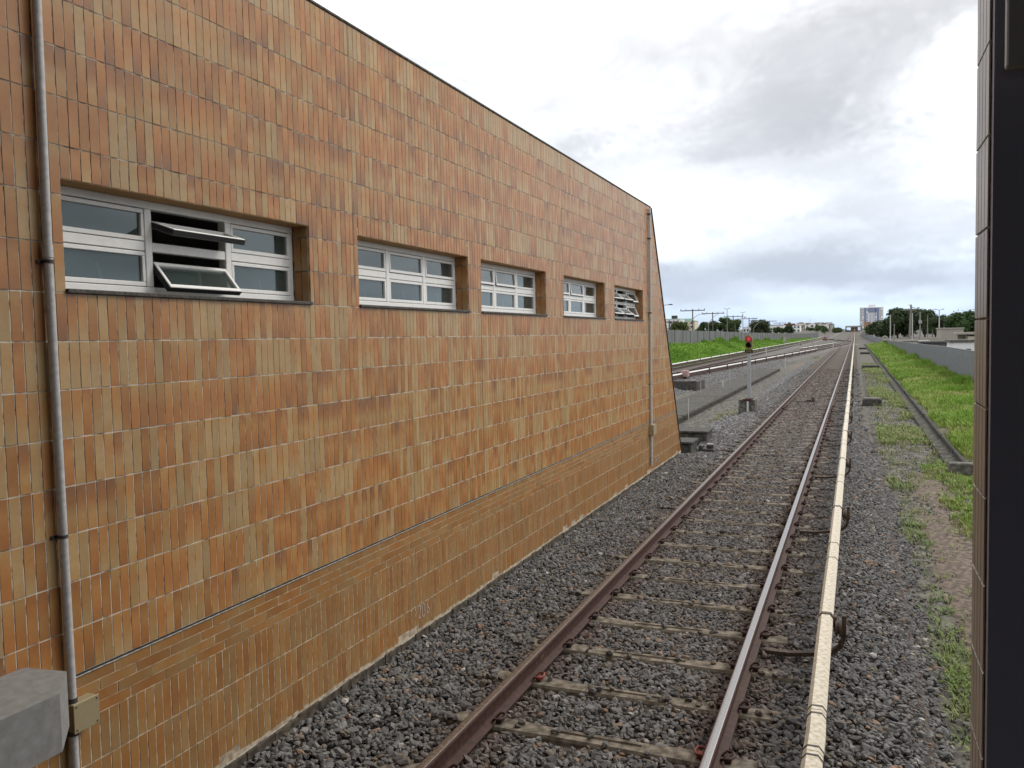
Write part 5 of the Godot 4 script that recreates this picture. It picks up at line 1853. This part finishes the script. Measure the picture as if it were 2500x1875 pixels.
func tree(label: String, category: String, x: float, f: float, top: float, half: float, skirt: float, tone: Color, count: int, flat: float, group: String, airy := 0.0) -> void:
	# trunk, limbs reaching into separate lobes, and leaf clumps spread on and in those lobes
	var y := ground_y(x, f)
	var o := thing("tree", label, category, P(x, y, f), group)
	var h := top - y
	var r := RandomNumberGenerator.new()
	r.seed = int(x * 131.0 + f * 17.0) & 0xffff
	var lobes := []
	var nl := 12 + int(half * 1.5)
	for k in nl:
		var a := TAU * k / nl + r.randf() * 0.9
		var d := half * (0.22 + 0.60 * sqrt(r.randf()))
		var rad := half * (0.22 + 0.20 * r.randf())
		var ly := lerpf(skirt + rad * flat * 0.7, h - rad * flat, pow(r.randf(), 0.75) if k > 2 else 0.96)
		if k < 3: d *= 0.55
		d *= lerpf(1.0, 0.72, clampf((ly - skirt) / maxf(h - skirt, 0.1), 0.0, 1.0))
		lobes.append([Vector3(cos(a) * d, ly, sin(a) * d), rad])
	var b := MB.new()
	var tr := clampf(h * 0.03, 0.12, 0.5)
	b.tube([Vector3(0, -0.3, 0), Vector3(0.1 * r.randfn(0, 1), skirt * 0.6 + 0.3, 0), Vector3(0.2 * r.randfn(0, 1), h * 0.7, 0)], [tr * 1.25, tr, tr * 0.35], 9)
	for l in lobes: b.tube([Vector3(0, skirt * (0.5 + 0.4 * r.randf()) + 0.2, 0), (l[0] as Vector3) * Vector3(0.5, 0.72, 0.5), l[0]], [tr * 0.55, tr * 0.32, tr * 0.1], 6)
	part(o, "trunk", b.mesh(), mats.bark)
	var list := []
	var size := clampf(half * 0.24, 0.55, 1.3)
	for i in count:
		var l: Array = lobes[i % nl]
		var d := Vector3(r.randfn(0, 1), r.randfn(0, 1), r.randfn(0, 1)).normalized()
		var s := pow(r.randf(), 0.45 if airy < 0.5 else 0.8) * (0.82 + 0.42 * r.randf() * r.randf() + 0.1 * r.randf())
		var p: Vector3 = l[0] + d * l[1] * s * Vector3(1, flat, 1)
		if p.y < skirt * 0.85: p.y = skirt * 0.85 + r.randf() * 0.5
		var t := tone * (0.72 + 0.56 * r.randf())
		t = t.lerp(Color(tone.r * 1.7, tone.g * 1.45, tone.b * 1.0), 0.25 * r.randf())
		t.a = 1.0
		var sc := size * (0.7 + 0.6 * r.randf())
		list.append([Transform3D(Basis.from_euler(Vector3(r.randf() * TAU, r.randf() * TAU, r.randf() * TAU)) * Basis.from_scale(Vector3(sc, sc * 0.8, sc)), p), t])
	var all := MB.new()
	var nv := leaf_mesh.v.size()
	for q in list:
		var t: Transform3D = q[0]
		all.v.append_array(t * leaf_mesh.v)
		all.n.append_array(Transform3D(t.basis.orthonormalized(), Vector3.ZERO) * leaf_mesh.n)
		var cs := PackedColorArray()
		cs.resize(nv)
		for k in nv: cs[k] = q[1] * leaf_mesh.c[k].r
		all.c.append_array(cs)
	part(o, "crown", all.mesh(), mats.leaf)

var leaf_mesh: MB
func build_trees() -> void:
	leaf_mesh = leaf_clump(4)
	var dark := Color(0.042, 0.070, 0.022)
	var mid := Color(0.055, 0.098, 0.026)
	var lite := Color(0.085, 0.115, 0.030)
	var g1 := "trees behind the left boundary wall"
	tree("light green bushy tree in front of the white building", "tree", -50.7, 260.0, 6.9, 3.0, 1.6, lite, 900, 0.85, g1)
	tree("dark bushy tree between tallest and second power poles", "tree", -51.0, 302.0, 7.3, 2.6, 1.6, mid, 800, 0.85, g1)
	tree("left part of the big dark tree clump behind second pole", "tree", -46.9, 300.0, 7.6, 2.9, 1.4, mid, 1000, 0.9, g1)
	tree("middle and tallest part of the big dark tree clump", "tree", -43.2, 304.0, 8.7, 3.0, 1.4, mid, 1100, 0.95, g1)
	tree("right part of the big dark tree clump before third pole", "tree", -39.2, 298.0, 7.8, 3.2, 1.4, mid, 1100, 0.9, g1)
	tree("round dark tree standing alone behind the fifth power pole", "tree", -38.8, 380.0, 8.4, 4.7, 1.2, dark, 1500, 0.85, g1)
	tree("low bushy tree before the long pale building", "tree", -37.4, 450.0, 6.0, 2.8, 1.2, mid, 700, 0.8, g1)
	tree("dark upright tree before the red-roofed building", "tree", -32.0, 452.0, 7.0, 3.1, 1.2, dark, 900, 0.95, g1)
	tree("dim bushy tree at the far end of the boundary wall", "tree", -25.0, 690.0, 7.6, 4.4, 1.0, mid, 800, 0.7, g1)
	tree("hazy bushy tree just left of the turquoise building", "tree", -33.0, 820.0, 7.8, 4.6, 1.0, mid, 700, 0.7, g1)
	tree("hazy bushy tree between turquoise building and far station", "tree", -14.5, 760.0, 6.0, 4.2, 0.6, mid, 700, 0.6, g1)
	for k in 12:
		var f := 560.0 + 330.0 * hash01(k, 201)
		var x := lerpf(-0.058, -0.016, (k + 0.5) / 12.0) * f
		tree("small hazy bush among the far hillside houses", "bush", x, f, ground_y(x, f) + 2.2 + 2.2 * hash01(k, 202), 2.4 + 2.0 * hash01(k, 203), 0.2, mid, 260, 0.8, "bushes among the hillside houses")
	var g2 := "trees of the dark grove on the right"
	tree("leftmost low dark tree of the right grove", "tree", 7.4, 338.0, 6.3, 4.4, 0.5, dark, 1300, 0.8, g2)
	tree("low dark tree next to the leftmost of the right grove", "tree", 11.0, 322.0, 6.9, 4.4, 0.6, dark, 1300, 0.8, g2)
	tree("tall flat-topped dark tree left of the thick pole", "tree", 13.2, 306.0, 9.8, 5.4, 1.0, dark, 2100, 0.8, g2)
	tree("broad dark tree right behind the thick concrete pole", "tree", 17.6, 306.0, 9.4, 5.2, 0.9, dark, 2000, 0.8, g2)
	tree("dark tree behind the pole with the transformer", "tree", 20.8, 298.0, 8.9, 4.5, 0.8, Color(0.036, 0.066, 0.018), 1700, 0.8, g2)
	tree("lower dark tree at the right end of the grove", "tree", 23.0, 286.0, 6.6, 3.4, 0.5, dark, 1200, 0.8, g2)
	tree("thin airy tree with sky showing through right of grove", "tree", 28.2, 330.0, 7.9, 3.6, 3.4, dark, 260, 0.55, g2, 1.0)
	tree("large round green tree behind the concrete store", "tree", 27.6, 258.0, 7.5, 5.0, 0.8, Color(0.045, 0.095, 0.024), 2200, 0.85, g2)
	tree("green tree cut by the pillar at the right edge", "tree", 33.5, 262.0, 7.0, 4.8, 0.8, Color(0.045, 0.095, 0.024), 1500, 0.85, g2)

# ------------------------------------------------------------------ loose stone
func build_gravel() -> void:
	var r := RandomNumberGenerator.new()
	r.seed = 99
	# one angular stone: a crushed icosahedron with flat faces
	var ph := (1.0 + sqrt(5.0)) * 0.5
	var vs := [Vector3(-1, ph, 0), Vector3(1, ph, 0), Vector3(-1, -ph, 0), Vector3(1, -ph, 0), Vector3(0, -1, ph), Vector3(0, 1, ph), Vector3(0, -1, -ph), Vector3(0, 1, -ph), Vector3(ph, 0, -1), Vector3(ph, 0, 1), Vector3(-ph, 0, -1), Vector3(-ph, 0, 1)]
	var fc := [[0, 11, 5], [0, 5, 1], [0, 1, 7], [0, 7, 10], [0, 10, 11], [1, 5, 9], [5, 11, 4], [11, 10, 2], [10, 7, 6], [7, 1, 8], [3, 9, 4], [3, 4, 2], [3, 2, 6], [3, 6, 8], [3, 8, 9], [4, 9, 5], [2, 4, 11], [6, 2, 10], [8, 6, 7], [9, 8, 1]]
	for k in vs.size(): vs[k] = (vs[k] as Vector3).normalized() * (0.62 + 0.55 * r.randf())
	var b := MB.new()
	for t in fc: b.oriented_tri(vs[t[0]], vs[t[1]], vs[t[2]])
	var stone := b.mesh()
	var list := []
	var heap := FastNoiseLite.new()
	heap.seed = 8
	heap.frequency = 0.9
	var cellw := 0.045
	var f := 3.9
	while f < 70.0:
		var step := cellw * (1.0 if f < 16.0 else 1.25 if f < 26.0 else 1.8)
		var x := -3.84 if f < 19.9 else -3.75
		var xr := 0.66 if f < 15.0 else lerpf(0.66, 0.14, clampf((f - 15.0) / 14.0, 0.0, 1.0))
		xr += 0.06 * sin(f * 1.7) + 0.05 * sin(f * 4.1)
		while x < xr:
			var px := x + (r.randf() - 0.5) * step
			var pf := f + (r.randf() - 0.5) * step
			x += step
			var dl := minf(absf(px - RAIL_L), absf(px - RAIL_R))
			if dl < 0.085: continue
			if f > 30.0 and r.randf() < (f - 30.0) / 40.0: continue
			var bump := heap.get_noise_2d(px, pf)
			var k := roundf((pf - 5.53) / 0.81)
			var dz := absf(pf - (5.53 + 0.81 * k))
			var on := px > TRACK_C - 1.33 and px < TRACK_C + 1.33 and dz < 0.104
			var sz := (0.021 + 0.019 * pow(r.randf(), 1.6)) * (step / cellw) * (1.25 if r.randf() < 0.08 else 1.0)
			var py := -0.026 + 0.016 * bump + (r.randf() - 0.5) * 0.022
			if px > -3.4 and px < -0.0: py -= 0.006
			if px > 0.35: py -= (px - 0.35) * 0.35
			if px < -3.3 and f < 19.9: py += 0.02
			if on:
				# now and then a stone lies on a sleeper; the outer ends are half buried
				var bury := 0.05 if absf(px - TRACK_C) < 0.8 else 0.12
				if absf(px - TRACK_C) > 1.12: bury = 0.85
				bury += 0.4 * smoothstep(0.15, 0.6, bump)
				if r.randf() > bury: continue
				py = 0.008
			var rust := exp(-pow((dl - 0.06) / 0.22, 2.0))
			if px > RAIL_L and px < RAIL_R: rust = maxf(rust, lerpf(0.15, 0.6, smoothstep(13.0, 34.0, f)))
			rust = clampf(rust * (0.6 + 0.8 * r.randf()) + 0.15 * maxf(0.0, bump), 0.0, 1.0)
			var g := 0.085 + 0.13 * r.randf() * r.randf() + 0.035 * r.randf()
			var col := Color(g, g * 0.975, g * 0.95)
			var q := r.randf()
			if q < 0.007: col = Color(0.40, 0.38, 0.35)
			elif q < 0.04: col = Color(0.25, 0.17, 0.12)
			elif q < 0.12: col = Color(0.16, 0.135, 0.105)
			col = col.lerp(Color(g * 0.80, g * 0.55, g * 0.44), rust * 0.85)
			col.a = 1.0
			var bs := Basis.from_euler(Vector3(r.randfn(0.0, 0.45), r.randf() * TAU, r.randfn(0.0, 0.45))) * Basis.from_scale(Vector3(1.0 + 0.7 * r.randf(), 0.45 + 0.4 * r.randf(), 0.75 + 0.4 * r.randf()) * sz)
			list.append([Transform3D(bs, P(px, py, pf)), col])
			if r.randf() < 0.30 and not on and f < 26.0:
				var s2 := sz * 0.7
				list.append([Transform3D(Basis.from_euler(Vector3(r.randf() * TAU, r.randf() * TAU, 0)) * Basis.from_scale(Vector3(1.3, 0.7, 1.0) * s2), P(px + 0.02, py + 0.014, pf + 0.015)), col * (0.9 + 0.3 * r.randf())])
		f += step
	# coarse stone on the bank of the crossover and in the left cess
	for i in 3000:
		var ff := 21.0 + 45.0 * r.randf()
		var px := -7.7 + 4.0 * r.randf()
		var py := ground_y(px, ff)
		if px < -5.8 and px > -7.56 and ff > 26.5: py = -0.115
		var g := 0.10 + 0.14 * r.randf()
		list.append([Transform3D(Basis.from_euler(Vector3(r.randf(), r.randf() * TAU, r.randf())) * Basis.from_scale(Vector3(1.2, 0.6, 0.9) * (0.015 + 0.03 * r.randf() * r.randf())), P(px, py + 0.008, ff)), Color(g, g * 0.97, g * 0.92)])
	for i in 5000:
		var ff := 6.0 + 60.0 * pow(r.randf(), 1.5)
		var px := 0.45 + 1.4 * r.randf()
		var g := 0.09 + 0.16 * r.randf()
		list.append([Transform3D(Basis.from_euler(Vector3(r.randf(), r.randf() * TAU, r.randf())) * Basis.from_scale(Vector3(1.2, 0.6, 0.9) * (0.012 + 0.025 * r.randf() * r.randf())), P(px, ground_y(px, ff) + 0.012, ff)), Color(g, g * 0.95, g * 0.88)])
	for i in 16000:
		var ff := 26.0 + 65.0 * pow(r.randf(), 1.2)
		var edge := cross_c(ff) + 2.3
		var px := edge - 1.0 + 2.4 * r.randf() if r.randf() < 0.75 else -4.6 + 0.9 * r.randf()
		if px > -3.6: continue
		if px < -5.7 and px > -7.6 and ff < 72.5: continue
		var py := -0.02 if px < edge else lerpf(-0.03, -0.45, clampf((px - edge) / 1.3, 0.0, 1.0))
		py = maxf(py, ground_y(px, ff))
		var g := 0.13 + 0.13 * r.randf()
		var s := 0.035 + 0.035 * r.randf()
		list.append([Transform3D(Basis.from_euler(Vector3(r.randf() * TAU, r.randf() * TAU, r.randf() * TAU)) * Basis.from_scale(Vector3(1.2, 0.7, 1.0) * s), P(px, py + 0.01, ff)), Color(g, g * 0.98, g * 0.96)])
	scatter("gravel", stone, mats.stone, list)
	print("stones ", list.size())
